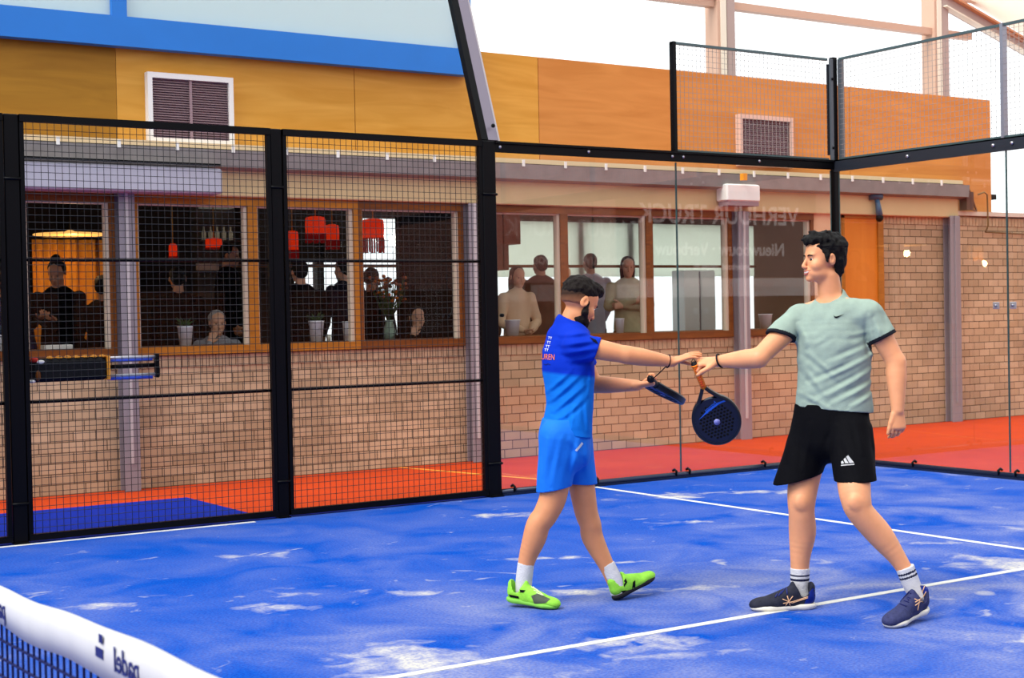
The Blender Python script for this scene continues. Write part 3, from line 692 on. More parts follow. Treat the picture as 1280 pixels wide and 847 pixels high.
pot(3,440,14,20,3.0,'white pot at the edge of view beyond the first post')
pot(775,415,12,18,3.0,'small white pot behind the bearded man\'s forehead')
pot(957,411,18,18,3.0,'white pot in the last glazed bay under the banner reflection')
p = WP(71,440,3.0); t = thing('white_carton', (p[0],3.0,SILL), 'flat white carton on the ledge under the phone user', 'box')
MB().box(-.13,.13,-.06,.06,0,.04,.004).build('carton', M_white, t)
p = WP(411,432,3.0); t = thing('candle', (p[0],3.0,SILL), 'short cream candle glass between the pots', 'candle')
MB().lathe([(.022,0),(.026,.07),(.02,.07)],(0,0,0),12).build('glass', mat('candle_cream',(214,208,190),.5), t)
# bouquet
p = WP(487,430,3.6); t = thing('flower_vase', (p[0],3.6,SILL-.02), 'orange and brown dried bouquet in the bay of the lone lantern', 'vase')
MB().lathe([(.05,0),(.07,.1),(.04,.2),(.05,.22)],(0,0,0),14).build('vase', mat('vase_green',(150,170,150),.4), t)
rnd = random.Random(3); q = MB(); q2 = MB(); q3 = MB()
for k in range(70):
    a = rnd.random()*6.28; r = rnd.random()**.5*.2; z = .42+rnd.random()*.28
    q.tube([(0,0,.2),(r*.5*math.cos(a),r*.5*math.sin(a),.35),(r*math.cos(a),r*math.sin(a),z)],.004,4)
    (q2 if rnd.random()<.6 else q3).ball((r*math.cos(a),r*math.sin(a),z),(.025,.025,.018),6)
q.build('stems', mat('stem_green',(60,80,40),.7), t); q2.build('orange_flowers', mat('flower_orange',(170,84,24),.8), t); q3.build('brown_flowers', mat('flower_brown',(90,44,20),.8), t)
# table and chairs hints: ledge table inside
struct('trim_bar_beam', MB().box(-3.6,5.5,YB-.5,YB-.4,2.2,2.24), M_frame)

# white ceiling lamps in the bright half of the cafe; last two added to brighten it
for (x, y, lab) in ((WX(785,4.6),4.6,'small white ceiling lamp above the person with crossed arms'),(WX(660,5.6),5.6,'added white ceiling lamp above the brown jacket'),(WX(955,5.4),5.4,'added white ceiling lamp behind the banner reflection')):
    t = thing('ceiling_lamp', (x,y,2.908), lab, 'lamp')
    MB().box(-.2,.2,-.1,.1,0,.07,.01).build('housing', M_white, t); MB().box(-.18,.18,-.08,.08,-.012,.0).build('diffuser', mat('diffuser',(240,240,236),.5,emis=(255,250,240),estr=1.5), t)
    o = lamp_light(None, 26, (1,.95,.88), .12); o.parent = t; o.location = (0,0,-.12)
# ------------------------------------------------------------------ figures: smooth-blended volumes turned into meshes
import openvdb as vdb

def nrm(v): v = np.array(v, float); return v/np.linalg.norm(v)
def _h(ix, iy, iz):
    n = (ix*374761393 + iy*668265263 + iz*1274126177) & 0x7fffffff
    n = ((n ^ (n >> 13))*1103515245) & 0x7fffffff
    return ((n ^ (n >> 16)) & 0xffff)/65535.0
def vnoise(x, y, z):
    x0 = np.floor(x).astype(np.int64); y0 = np.floor(y).astype(np.int64); z0 = np.floor(z).astype(np.int64)
    fx = x-x0; fy = y-y0; fz = z-z0; fx = fx*fx*(3-2*fx); fy = fy*fy*(3-2*fy); fz = fz*fz*(3-2*fz); r = 0
    for i in (0,1):
        for j in (0,1):
            for k in (0,1):
                r = r + _h(x0+i,y0+j,z0+k)*(fx if i else 1-fx)*(fy if j else 1-fy)*(fz if k else 1-fz)
    return r

class Vol:
    def __init__(s, lo, hi, h):
        s.h = h; s.lo = np.array(lo, float); s.n = np.ceil((np.array(hi)-s.lo)/h).astype(int)+1
        s.D = np.full(s.n, 9.0, np.float32)
        s.ax = [s.lo[i]+h*np.arange(s.n[i]) for i in range(3)]
    def _win(s, lo, hi):
        a = np.clip(np.floor((np.array(lo)-s.lo)/s.h).astype(int), 0, s.n-1); b = np.clip(np.ceil((np.array(hi)-s.lo)/s.h).astype(int)+1, 1, s.n)
        sl = tuple(slice(a[i], max(b[i],a[i]+1)) for i in range(3))
        X = s.ax[0][sl[0]][:,None,None].astype(np.float32); Y = s.ax[1][sl[1]][None,:,None].astype(np.float32); Z = s.ax[2][sl[2]][None,None,:].astype(np.float32)
        return sl, X, Y, Z
    def _mix(s, sl, d, k, sub=False):
        a = s.D[sl]
        if sub:   # smooth subtraction
            h = np.clip(.5-.5*(a+d)/k, 0, 1); s.D[sl] = a*(1-h)+(-d)*h+k*h*(1-h)
        else:
            h = np.clip(.5+.5*(a-d)/k, 0, 1); s.D[sl] = a*(1-h)+d*h-k*h*(1-h)
    def cone(s, a, b, ra, rb, k=.02, sub=False):
        a = np.array(a,float); b = np.array(b,float); m = max(ra,rb)+k*1.5+s.h*3
        sl, X, Y, Z = s._win(np.minimum(a,b)-m, np.maximum(a,b)+m); d = b-a; L2 = max(d@d, 1e-9)
        t = np.clip(((X-a[0])*d[0]+(Y-a[1])*d[1]+(Z-a[2])*d[2])/L2, 0, 1)
        D = np.sqrt((X-a[0]-t*d[0])**2+(Y-a[1]-t*d[1])**2+(Z-a[2]-t*d[2])**2)-(ra+(rb-ra)*t)
        s._mix(sl, D, k, sub); return s
    @staticmethod
    def _spline(P, n=5):
        P = [np.array(p,float) for p in P]; out = []
        Q = [2*P[0]-P[1]]+P+[2*P[-1]-P[-2]]
        for i in range(1, len(Q)-2):
            for j in range(n):
                t = j/n; out.append(.5*((2*Q[i])+(-Q[i-1]+Q[i+1])*t+(2*Q[i-1]-5*Q[i]+4*Q[i+1]-Q[i+2])*t*t+(-Q[i-1]+3*Q[i]-3*Q[i+1]+Q[i+2])*t**3))
        out.append(P[-1]); return out
    def limb(s, pts, rs, k=.012, n=5):
        """one smooth tapering limb through the joints, blended once into the rest"""
        A = Vol._spline([np.append(np.array(p,float), r) for p, r in zip(pts, rs)], n)
        C = np.array([a[:3] for a in A]); Rr = [a[3] for a in A]; m = max(Rr)+k*1.5+s.h*3
        sl, X, Y, Z = s._win(C.min(0)-m, C.max(0)+m); T = np.full(np.broadcast_shapes(X.shape,Y.shape,Z.shape), 9.0, np.float32)
        for i in range(len(C)-1):
            a, d = C[i], C[i+1]-C[i]; L2 = max(d@d,1e-9); t = np.clip(((X-a[0])*d[0]+(Y-a[1])*d[1]+(Z-a[2])*d[2])/L2, 0, 1)
            T = np.minimum(T, np.sqrt((X-a[0]-t*d[0])**2+(Y-a[1]-t*d[1])**2+(Z-a[2]-t*d[2])**2)-(Rr[i]+(Rr[i+1]-Rr[i])*t))
        s._mix(sl, T, k); return s
    def ell(s, c, r, R=None, k=.02, sub=False):
        """ellipsoid; R rows are its own axes"""
        c = np.array(c,float); r = np.array(r,float); m = r.max()+k*1.5+s.h*3
        sl, X, Y, Z = s._win(c-m, c+m); X = X-c[0]; Y = Y-c[1]; Z = Z-c[2]
        R = np.eye(3) if R is None else np.array(R,float)
        q = [(R[i][0]*X+R[i][1]*Y+R[i][2]*Z) for i in range(3)]
        k0 = np.sqrt(sum((q[i]/r[i])**2 for i in range(3))); k1 = np.sqrt(sum((q[i]/r[i]**2)**2 for i in range(3)))
        s._mix(sl, k0*(k0-1)/np.maximum(k1,1e-6), k, sub); return s
    def slab(s, secs, k=.02, sub=False, n=4):
        """loft of flattened sections: (centre, side axis, half width, half depth); the axis runs through the centres"""
        A = Vol._spline([np.concatenate([np.array(c,float), nrm(a), [w,d]]) for c,a,w,d in secs], n)
        C = np.array([a[:3] for a in A]); m = max(max(a[6],a[7]) for a in A)+k*1.5+s.h*3
        sl, X, Y, Z = s._win(C.min(0)-m, C.max(0)+m); T = np.full(np.broadcast_shapes(X.shape,Y.shape,Z.shape), 9.0, np.float32)
        for i in range(len(A)-1):
            c0 = A[i][:3]; c1 = A[i+1][:3]; d = c1-c0; L = max(np.linalg.norm(d),1e-6); d = d/L
            tt = (X-c0[0])*d[0]+(Y-c0[1])*d[1]+(Z-c0[2])*d[2]; t = np.clip(tt/L, 0, 1)
            ex = np.maximum(np.abs(tt-L/2)-L/2, 0)
            sd = nrm(A[i][3:6]+A[i+1][3:6]); sd = nrm(sd-d*(sd@d)); fw = np.cross(d, sd)
            px = X-c0[0]-tt*d[0]; py = Y-c0[1]-tt*d[1]; pz = Z-c0[2]-tt*d[2]
            u = px*sd[0]+py*sd[1]+pz*sd[2]; v = px*fw[0]+py*fw[1]+pz*fw[2]
            w = A[i][6]+(A[i+1][6]-A[i][6])*t; e = A[i][7]+(A[i+1][7]-A[i][7])*t
            k0 = np.sqrt((u/w)**2+(v/e)**2+(ex/np.minimum(w,e))**2); k1 = np.sqrt((u/w**2)**2+(v/e**2)**2+(ex/np.minimum(w,e)**2)**2)
            T = np.minimum(T, k0*(k0-1)/np.maximum(k1,1e-6))
        s._mix(sl, T, k, sub); return s
    def plane(s, p, n):
        """cut away the side the normal points to"""
        n = nrm(n); p = np.array(p,float)
        X = s.ax[0][:,None,None]; Y = s.ax[1][None,:,None]; Z = s.ax[2][None,None,:]
        s.D = np.maximum(s.D, ((X-p[0])*n[0]+(Y-p[1])*n[1]+(Z-p[2])*n[2]).astype(np.float32)); return s
    def cut_near(s, p, n, rad, ln=.2):
        """the same cut, only inside a cylinder of radius rad that runs on from p along the normal"""
        n = nrm(n); p = np.array(p,float); m = rad+ln; sl, X, Y, Z = s._win(p-m, p+m)
        d = (X-p[0])*n[0]+(Y-p[1])*n[1]+(Z-p[2])*n[2]; r2 = (X-p[0])**2+(Y-p[1])**2+(Z-p[2])**2-d**2
        s.D[sl] = np.maximum(s.D[sl], np.where((r2 < rad*rad)&(d < ln), np.minimum(d, rad-np.sqrt(np.maximum(r2,0))), -9)); return s
    def disp(s, fn, lo=None, hi=None):
        X, Y, Z = np.meshgrid(*s.ax, indexing='ij', sparse=True)
        band = np.abs(s.D) < .06
        idx = np.nonzero(band); s.D[idx] += fn(s.ax[0][idx[0]], s.ax[1][idx[1]], s.ax[2][idx[2]]).astype(np.float32); return s
    def copy(s): c = Vol.__new__(Vol); c.h=s.h; c.lo=s.lo; c.n=s.n; c.ax=s.ax; c.D=s.D.copy(); return c
    def mesh(s, name, m, parent=None, smooth_it=1, mats=None, matfn=None):
        D = np.clip(s.D, -4*s.h, 4*s.h); D[0,:,:]=D[-1,:,:]=D[:,0,:]=D[:,-1,:]=D[:,:,0]=D[:,:,-1]=4*s.h
        g = vdb.FloatGrid(4*s.h); g.copyFromArray(np.ascontiguousarray(D, dtype=np.float64)); g.transform = vdb.createLinearTransform(voxelSize=s.h)
        pts, quads = g.convertToQuads(isovalue=0.0)
        if smooth_it:   # a touch of relaxation removes voxel stepping
            P = pts.astype(np.float64)
            e = np.concatenate([quads[:,[0,1]],quads[:,[1,2]],quads[:,[2,3]],quads[:,[3,0]]])
            for it in range(smooth_it*2):
                acc = np.zeros_like(P); cnt = np.zeros(len(P))
                np.add.at(acc, e[:,0], P[e[:,1]]); np.add.at(cnt, e[:,0], 1)
                P = P + (acc/np.maximum(cnt,1)[:,None]-P)*(.5 if it%2==0 else -.4)
            pts = P
        pts = pts + s.lo
        me = bpy.data.meshes.new(name); me.vertices.add(len(pts)); me.vertices.foreach_set('co', pts.astype(np.float32).ravel())
        q = quads[:, ::-1].astype(np.int32)
        me.loops.add(q.size); me.loops.foreach_set('vertex_index', q.ravel()); me.polygons.add(len(q))
        me.polygons.foreach_set('loop_start', np.arange(0,q.size,4,dtype=np.int32)); me.polygons.foreach_set('loop_total', np.full(len(q),4,np.int32))
        me.polygons.foreach_set('use_smooth', np.ones(len(q),bool)); me.update(calc_edges=True)
        for x in (mats or [m]): me.materials.append(x)
        if matfn is not None:
            c = pts[quads].mean(1); me.polygons.foreach_set('material_index', matfn(c[:,0],c[:,1],c[:,2]).astype(np.int32))
        me.validate()
        # outward normals
        o = bpy.data.objects.new(name, me); COL.objects.link(o)
        if parent: o.parent = parent
        return o

def head_frame(f, up=(0,0,1), roll=0):
    f = nrm(f); s = nrm(np.cross(f, up)); u = np.cross(s, f)   # f forward, s the person's right hand side, u up
    return f, s, u
def head(V, c, f, k=.012, scale=1.0, ears=True, jaw=1.0):
    F, S, U = head_frame(f); c = np.array(c,float); R = np.array([F,S,U])
    def P(a,b,d): return c+(F*a+S*b+U*d)*scale
    z = scale
    V.ell(P(-.016,0,.032), (.096*z,.076*z,.088*z), R, k)
    V.ell(P(.034,0,-.022), (.058*z,.062*z,.085*z), R, k*2)
    V.ell(P(.036,0,-.074), (.058*z,.056*z*jaw,.038*z), R, k*1.6)
    V.ell(P(.080,0,-.097), (.020*z,.026*z,.018*z), R, k)
    V.ell(P(.070,0,-.065), (.030*z,.036*z,.03*z), R, k)
    V.ell(P(.076,0,.022), (.018*z,.05*z,.012*z), R, k)
    for b in (-1,1):
        V.ell(P(.058,b*.040,-.032), (.030*z,.026*z,.03*z), R, k)
        V.ell(P(.092,b*.032,.0), (.012*z,.017*z,.010*z), R, .006, True)
        V.ell(P(.077,b*.031,.008), (.012*z,.015*z,.005*z), R, .003)
        V.ell(P(.077,b*.031,-.011), (.012*z,.015*z,.005*z), R, .003)
        if ears:
            A = R.copy(); A = np.array([nrm(F*.95+S*b*-.3), nrm(S*b+F*-.3), U])
            V.ell(P(-.012,b*.079,-.006), (.018*z,.008*z,.031*z), A, .005)
            V.ell(P(-.006,b*.088,-.002), (.008*z,.006*z,.016*z), A, .004, True)
    V.ell(P(.036,0,.05), (.052*z,.06*z,.048*z), R, .02)
    V.cone(P(.090,0,.008), P(.112,0,-.034), .007*z, .0105*z, .010)
    V.ell(P(.104,0,-.040), (.012*z,.016*z,.008*z), R, .006)
    V.ell(P(.092,0,-.062), (.010*z,.022*z,.0065*z), R, .004)
    V.ell(P(.090,0,-.076), (.010*z,.019*z,.0065*z), R, .004)
    return P, R

def hand(V, w, d, n, t, curl=(.5,.5,.5,.5), thumb=.5, z=1.0, k=.005, spread=.05, thumbdir=None, palm=.085):
    """w wrist, d toward the fingers, n out of the palm, t toward the thumb side"""
    w = np.array(w,float); d = nrm(d); t = nrm(np.array(t,float)-d*(np.array(t)@d)); nn = np.cross(d, t); n = nn if nn@np.array(n,float) > 0 else -nn
    pl = palm*z
    V.slab([(w-d*.02*z, t, .027*z, .020*z),(w+d*.03*z, t, .036*z, .017*z),(w+d*pl, t, .041*z, .0135*z)], .008)
    L = (.072,.080,.075,.060)
    for i in range(4):
        off = (.031-.0205*i)*z; b = w+d*(pl-.008*z-(.006*z if i==3 else 0))+t*off; r = (.0092,.0094,.0090,.0078)[i]*z
        dd = nrm(d+t*spread*(1.5-i)); a = 0; p = b
        for j, fr in enumerate((.45,.30,.25)):
            a += curl[i]*(.8 if j==0 else 1.0); q = p+(dd*math.cos(a)+n*math.sin(a))*L[i]*z*fr
            V.cone(p, q, r*(1-.08*j), r*(.92-.08*j), k*.7); p = q
    b = w+d*.022*z+t*.026*z
    td = nrm(d*.75+t*.75+n*.35) if thumbdir is None else nrm(thumbdir)
    q = b+td*.042*z; V.cone(b, q, .015*z, .0115*z, .008)
    td2 = nrm(td*(1-thumb*.6)+d*.5*thumb+n*.35*thumb+d*.2); q2 = q+td2*.030*z; V.cone(q, q2, .0112*z, .010*z, k)
    q3 = q2+nrm(td2+n*thumb*.4+d*.2)*.024*z; V.cone(q2, q3, .010*z, .0082*z, k)
    return q3

SKIN = {}
def skin(name, rgb, rough=.5):
    if name not in SKIN: SKIN[name] = mat(name, rgb, rough, var=.06, vscale=14, bump=.05, bscale=180, sss=.12)
    return SKIN[name]
def hair_bump(v, P_amp=.005, fr=90):
    return v.disp(lambda x,y,z: P_amp*(vnoise(x*fr,y*fr,z*fr*.4)-.5)*2 + P_amp*.8*(vnoise(x*fr*.4,y*fr*.4,z*fr*.3)-.5)*2)
# ------------------------------------------------------------------ the two players
from mathutils.bvhtree import BVHTree
FH = np.array([math.sin(YAW), math.cos(YAW), 0]); RH = np.array([math.cos(YAW), -math.sin(YAW), 0])
class Frame:
    """a player's own frame: x across the view, y away from it, z up, standing at O"""
    def __init__(s, O): s.O = np.array([O[0],O[1],0.0]); s.d0 = (s.O-CAMP)@FH
    def P(s, u, v, dd=0.0):
        d = CF+CR*(u-640)/FPX+CU*(423.5+SHY-v)/FPX; k = (s.d0+dd)/(d@FH); w = CAMP+d*k-s.O
        return np.array([w@RH, w@FH, w[2]])
    def ray(s, u, v):
        d = CF+CR*(u-640)/FPX+CU*(423.5+SHY-v)/FPX; w = CAMP-s.O
        return Vector((w@RH, w@FH, w[2])), Vector((d@RH, d@FH, d[2])).normalized()
def bvh_of(*obs):
    vs = []; fs = []
    for o in obs:
        n0 = len(vs); vs += [v.co.copy() for v in o.data.vertices]; fs += [[i+n0 for i in p.vertices] for p in o.data.polygons]
    return BVHTree.FromPolygons(vs, fs)
def lay(fr, bv, u, v, off=.002):
    """the point of the garment's surface met at that place, lifted by off"""
    o, d = fr.ray(u, v); h = bv.ray_cast(o, d)
    if h[0] is None: return None
    n = h[1] if h[1].dot(d) < 0 else -h[1]
    return h[0]+n*off-d*off*.5
def sewn(fr, bv, polys, name, m, parent, off=.0025):
    """flat marks (polygons) sewn on the surface, finely divided so that they follow it"""
    import bmesh
    bm = bmesh.new()
    for po in polys:
        bm.faces.new([bm.verts.new((x,y,0)) for x,y in po])
    bmesh.ops.triangulate(bm, faces=bm.faces[:])
    for _ in range(4):
        es = [e for e in bm.edges if e.calc_length() > 2.5]
        if not es: break
        bmesh.ops.subdivide_edges(bm, edges=es, cuts=1)
        bmesh.ops.triangulate(bm, faces=[f for f in bm.faces if len(f.verts)>3])
    bad = []
    for v in bm.verts:
        p = lay(fr, bv, v.co.x, v.co.y, off)
        if p is None: bad.append(v)
        else: v.co = p
    bmesh.ops.delete(bm, geom=bad, context='VERTS')
    ext = bmesh.ops.extrude_face_region(bm, geom=bm.faces[:])
    me = bpy.data.meshes.new(name); bm.to_mesh(me); bm.free(); me.materials.append(m)
    o = bpy.data.objects.new(name, me); COL.objects.link(o); o.parent = parent; return o
def sewn_line(fr, bv, pts, r, name, m, parent, off=.001, sub=4):
    q = MB(); segs = pts if isinstance(pts[0][0], (tuple,list)) else [pts]
    for sg in segs:
        P = []
        for (a,b) in zip(sg, sg[1:]):
            for i in range(sub): P.append((a[0]+(b[0]-a[0])*i/sub, a[1]+(b[1]-a[1])*i/sub))
        P.append(sg[-1]); P = [lay(fr,bv,*p,off) for p in P]; P = [p for p in P if p is not None]
        if len(P) > 1: q.tube(P, r, 6)
    return q.build(name, m, parent)
def sewn_text(fr, bv, s, u, v, wpx, hpx, ang, name, m, parent, mirror=False):
    t = text_mesh('tmp', s, 1.0, m, 0); me = t.data; xs = [p.co.x for p in me.vertices]; ys = [p.co.y for p in me.vertices]
    x0, x1, y0, y1 = min(xs), max(xs), min(ys), max(ys); c, s_ = math.cos(ang), math.sin(ang); ok = True
    for p in me.vertices:
        a = ((p.co.x-x0)/(x1-x0)-.5)*wpx*(-1 if mirror else 1); b = -((p.co.y-y0)/(y1-y0)-.5)*hpx
        q = lay(fr, bv, u+a*c-b*s_, v+a*s_+b*c, .0025)
        if q is not None: p.co = q
    t.name = name; t.parent = parent; return t
def folds(V, fr, lines, amp=.007, w=.011, ymax=.0):
    L = [(fr.P(*a), fr.P(*b), s_) for a, b, s_ in lines]
    def fn(x, y, z):
        out = np.zeros_like(x)
        for a, b, s_ in L:
            dx, dz = b[0]-a[0], b[2]-a[2]; l2 = dx*dx+dz*dz; t = np.clip(((x-a[0])*dx+(z-a[2])*dz)/l2, 0, 1)
            d = np.hypot(x-a[0]-t*dx, z-a[2]-t*dz); g = 1-np.abs(t-.5)*1.4
            side = ((x-a[0])*dz-(z-a[2])*dx)
            out += -s_*amp*g*np.exp(-(d/w)**2) + s_*amp*.9*g*np.exp(-((d-w*1.7)/w)**2)*(side>0)
        return out*(y < ymax)
    return V.disp(fn)

def hollow(T, I, openings, depth=.035):
    """open the garment a little way in at its openings: (point, outward normal, radius)"""
    for p, n_, r in openings:
        n_ = nrm(n_); p = np.array(p,float); sl, X, Y, Z = T._win(p-r-.12, p+r+.12)
        d = (X-p[0])*n_[0]+(Y-p[1])*n_[1]+(Z-p[2])*n_[2]; rr = np.sqrt(np.maximum((X-p[0])**2+(Y-p[1])**2+(Z-p[2])**2-d*d,0))
        T.D[sl] = np.where((d > -depth)&(d < .1)&(rr < r)&(I.D[sl] < 0), np.maximum(T.D[sl], -I.D[sl]), T.D[sl])
def perp(x,y,z,p,n_):
    d = (x-p[0])*n_[0]+(y-p[1])*n_[1]+(z-p[2])*n_[2]; return np.sqrt(np.maximum((x-p[0])**2+(y-p[1])**2+(z-p[2])**2-d*d,0))
def make_shoe(fr_root, heel, F, U, size, mu, msole, name, V_h=.004, opening=True, parts=()):
    F = nrm(F); U = nrm(np.array(U)-F*(np.array(U)@F)); S = np.cross(F, U); R = np.array([F,S,U]); h = np.array(heel,float); z = size
    def P(a,b,d): return h+(F*a+S*b+U*d)*z
    pts = np.array([P(a,b,c) for a in (-.05,.34) for b in (-.08,.08) for c in (-.03,.18)])
    V = Vol(pts.min(0), pts.max(0), V_h)
    V.ell(P(.045,0,.055), (.042*z,.034*z,.05*z), R, .01); V.ell(P(.12,0,.04), (.09*z,.037*z,.045*z), R, .02)
    V.ell(P(.215,0,.032), (.082*z,.046*z,.032*z), R, .02); V.ell(P(.27,-.0,.026), (.038*z,.036*z,.023*z), R, .02)
    V.cone(P(.1,0,.078), P(.2,0,.045), .034*z, .026*z, .02); V.cone(P(.035,0,.06), P(.03,0,.098), .033*z, .03*z, .015)
    V.cone(P(.095,0,.085), P(.1,0,.112), .026*z, .016*z, .012)
    V.cone(P(.055,0,.075), P(.06,0,.16), .034*z, .044*z, .006, True)
    V.plane(P(0,0,.016), -U)
    V.disp(lambda x,y,z_: .0012*(vnoise(x*160,y*160,z_*160)-.5))
    up = V.mesh('shoe_upper', mu, None)
    V2 = Vol(pts.min(0), pts.max(0), V_h)
    V2.ell(P(.05,0,.016), (.055*z,.040*z,.026*z), R, .01); V2.slab([(P(.05,0,.014),S,.037*z,.026*z),(P(.14,0,.012),S,.036*z,.022*z),(P(.22,0,.012),S,.048*z,.020*z)], .012)
    V2.ell(P(.235,0,.014), (.068*z,.048*z,.022*z), R, .015)
    V2.plane(P(0,0,.0), -U); V2.plane(P(0,0,.027), U)
    so = V2.mesh('sole', msole, None)
    up.name = name; up.parent = fr_root; so.parent = up
    return up, so, P

M_eyew = mat('eye_white',(235,230,222),.3); M_iris = mat('iris_dark',(40,26,18),.2); M_lip = mat('lips',(176,96,84),.45); M_teeth = mat('teeth',(226,220,208),.3)
M_socks = mat('white_sock',(196,195,198),.85,bump=.4,bscale=150); M_navy = mat('navy_band',(20,24,52),.8)

# ================= the man in green =================
G = Frame((-5.30,-5.12)); P = G.P
tg = thing('person', (-5.30,-5.12,0), 'black haired person in grey green shirt and black shorts reaching out a fist', 'person', None, -YAW)
SKG = skin('skin_fair', (218,150,106))
Sg = nrm((.89,-.45,0)); Fg = np.array([-.45,-.89,0])
lo = np.array([-.85,-.62,-.02]); hi = np.array([.55,.42,2.02])
B = Vol(lo, hi, .0045)
B.slab([(P(1037,540,0),Sg,.155,.098),(P(1040,505,0),Sg,.150,.10),(P(1041,470,0),Sg,.148,.10),(P(1041,425,.0),Sg,.172,.11),(P(1041,398,.0),Sg,.15,.085)], .04)
hc = P(1029.5,323,0); neck_b = P(1040,384,.02)
B.cone(neck_b, P(1035,345,.0), .062, .056, .03)
B.cone(P(1040,380,.02), P(1002,394,.09), .05, .055, .03); B.cone(P(1040,380,.0), P(1084,390,-.09), .05, .055, .03)
sr, er, wr_ = P(997,399,.09), P(948,447,-.01), P(898,451,.13)
sl_, el_, wl_ = P(1088,394,-.1), P(1120,452,-.13), P(1122,512,-.17)
B.limb([sr, (sr+er)/2, er], [.062,.054,.046], .02); B.limb([er, er+(wr_-er)*.3, wr_], [.046,.050,.030], .02)
B.limb([sl_, (sl_+el_)/2, el_], [.062,.055,.046], .02); B.limb([el_, el_+(wl_-el_)*.3, wl_], [.046,.050,.031], .02)
hand(B, wr_, (-1,.05,-.02), (0,.45,-.9), (-.1,-.9,-.4), (1.35,1.4,1.45,1.5), 1.0, z=1.14, palm=.088, thumbdir=(-.75,-.45,-.45))
hand(B, wl_+np.array([0,0,.0]), (.02,-.12,-1), (-.35,.9,.0), (-1,-.3,0), (.42,.5,.55,.6), .3, z=1.02, spread=.04, thumbdir=(-.35,-.15,-.9))
head_dir = (-.97,-.22,-.02)
HP, HR = head(B, hc, head_dir, jaw=1.02)
# legs
B.limb([P(1017,545,.07), P(1005,600,.04), P(1002,624,.02), P(1002,640,.02), P(1003,665,.045), P(1000,699,.05), P(1000,738,.05)], [.088,.079,.072,.066,.069,.050,.040], .025)
B.limb([P(1063,545,-.08), P(1067,600,-.22), P(1070,624,-.27), P(1076,640,-.28), P(1100,668,-.27), P(1124,700,-.28), P(1140,728,-.29)], [.088,.082,.074,.066,.064,.042,.037], .025)
B.ell(P(1001,628,-.042), (.030,.016,.034), None, .02); B.ell(P(1069,627,-.335), (.030,.016,.034), None, .02)
body = B.mesh('body', SKG, tg)
bvG = bvh_of(body)
# face
q = MB(); 
for b in (-1,1): q.ball(HP(.0775,b*.031,-.002), .0096, 12)
q.build('eyes', M_eyew, body)
q = MB()
for b in (-1,1): q.ball(HP(.0820,b*.0318,-.003), .0082, 10)
q.build('irises', M_iris, body)
M_hairk = mat('black_hair', (7,5,5), .75, bump=.5, bscale=160, spec=.2); M_stub = mat('stubble_skin', (150,112,96), .7)
q = MB()
for b in (-1,1): q.tube([HP(.093,b*.014,.017),HP(.094,b*.03,.021),HP(.083,b*.05,.018)], [.003,.0038,.0022], 6)
q.build('eyebrows', M_hairk, body)
q = MB(); q.tube([HP(.084,-.030,-.060),HP(.0985,-.014,-.0650),HP(.103,0,-.067),HP(.0985,.014,-.0650),HP(.084,.030,-.060)], [.002,.0045,.005,.0045,.002], 8); q.build('teeth', M_teeth, body)
q = MB(); q.tube([HP(.086,-.032,-.056),HP(.102,-.012,-.060),HP(.107,0,-.0605),HP(.102,.012,-.060),HP(.086,.032,-.056)], [.002,.0035,.004,.0035,.002], 8)
q.tube([HP(.086,-.031,-.060),HP(.101,-.012,-.0745),HP(.105,0,-.0765),HP(.101,.012,-.0745),HP(.086,.031,-.060)], [.002,.004,.005,.004,.002], 8); q.build('lips', M_lip, body)
# hair
Hv = Vol(hc-.17, hc+.17, .003)
Hv.ell(HP(-.026,0,.054), (.094,.085,.086), HR, .01); Hv.ell(HP(-.060,0,.0), (.056,.073,.088), HR, .02); Hv.ell(HP(.028,0,.100), (.072,.070,.040), HR, .02)
Hv.ell(HP(.07,0,.093), (.030,.05,.022), HR, .015); Hv.ell(HP(-.05,0,-.06), (.045,.055,.04), HR, .02)
Hv.ell(HP(.095,0,.0), (.055,.11,.075), HR, .008, True)       # keep the face free
Hv.ell(HP(.04,0,-.055), (.085,.12,.072), HR, .01, True)
for b in (-1,1):
    Hv.ell(HP(.038,b*.085,.012), (.032,.03,.024), HR, .01, True)
    Hv.cone(HP(.012,b*.077,.03), HP(.016,b*.079,-.012), .010, .007, .006)
    Hv.ell(HP(-.008,b*.085,-.008), (.020,.022,.030), HR, .006, True)
Hv.disp(lambda x,y,z: -.002-.011*(vnoise(x*46+3,y*46,z*46)-.45)*(1+1.2*(z>hc[2]+.06)) + .004*(vnoise(x*130,y*130,z*60)-.5))
Hv.mesh('hair', M_hairk, body)
# shirt
M_shirtg = mat('grey_green_shirt', (140,158,146), .85, var=.05, vscale=30, bump=.25, bscale=220); M_cuffk = mat('black_cuff', (14,16,26), .8)
def shirtG(inset=0.0):
    T = Vol((-.5,-.4,.75), (.5,.4,1.8), .0045); i = inset
    T.slab([(P(1042,530,0),Sg,.197-i,.135-i),(P(1042,505,0),Sg,.196-i,.132-i),(P(1042,476,0),Sg,.186-i,.128-i),(P(1042,430,0),Sg,.190-i,.130-i),(P(1041,402,.0),Sg,.170-i,.108-i)], .04)
    T.cone(P(1039,386,.02), P(1003,396,.085), .052-i, .064-i, .04); T.cone(P(1041,384,.0), P(1084,391,-.09), .054-i, .066-i, .04)
    T.cone(P(1037,392,.02), P(1040,372,.02), .085-i, .070-i, .03)
    T.limb([sr, sr+(er-sr)*.5], [.070-i,.071-i], .035); T.limb([sl_, sl_+(el_-sl_)*.54], [.070-i,.071-i], .035)
    return T
T = shirtG()
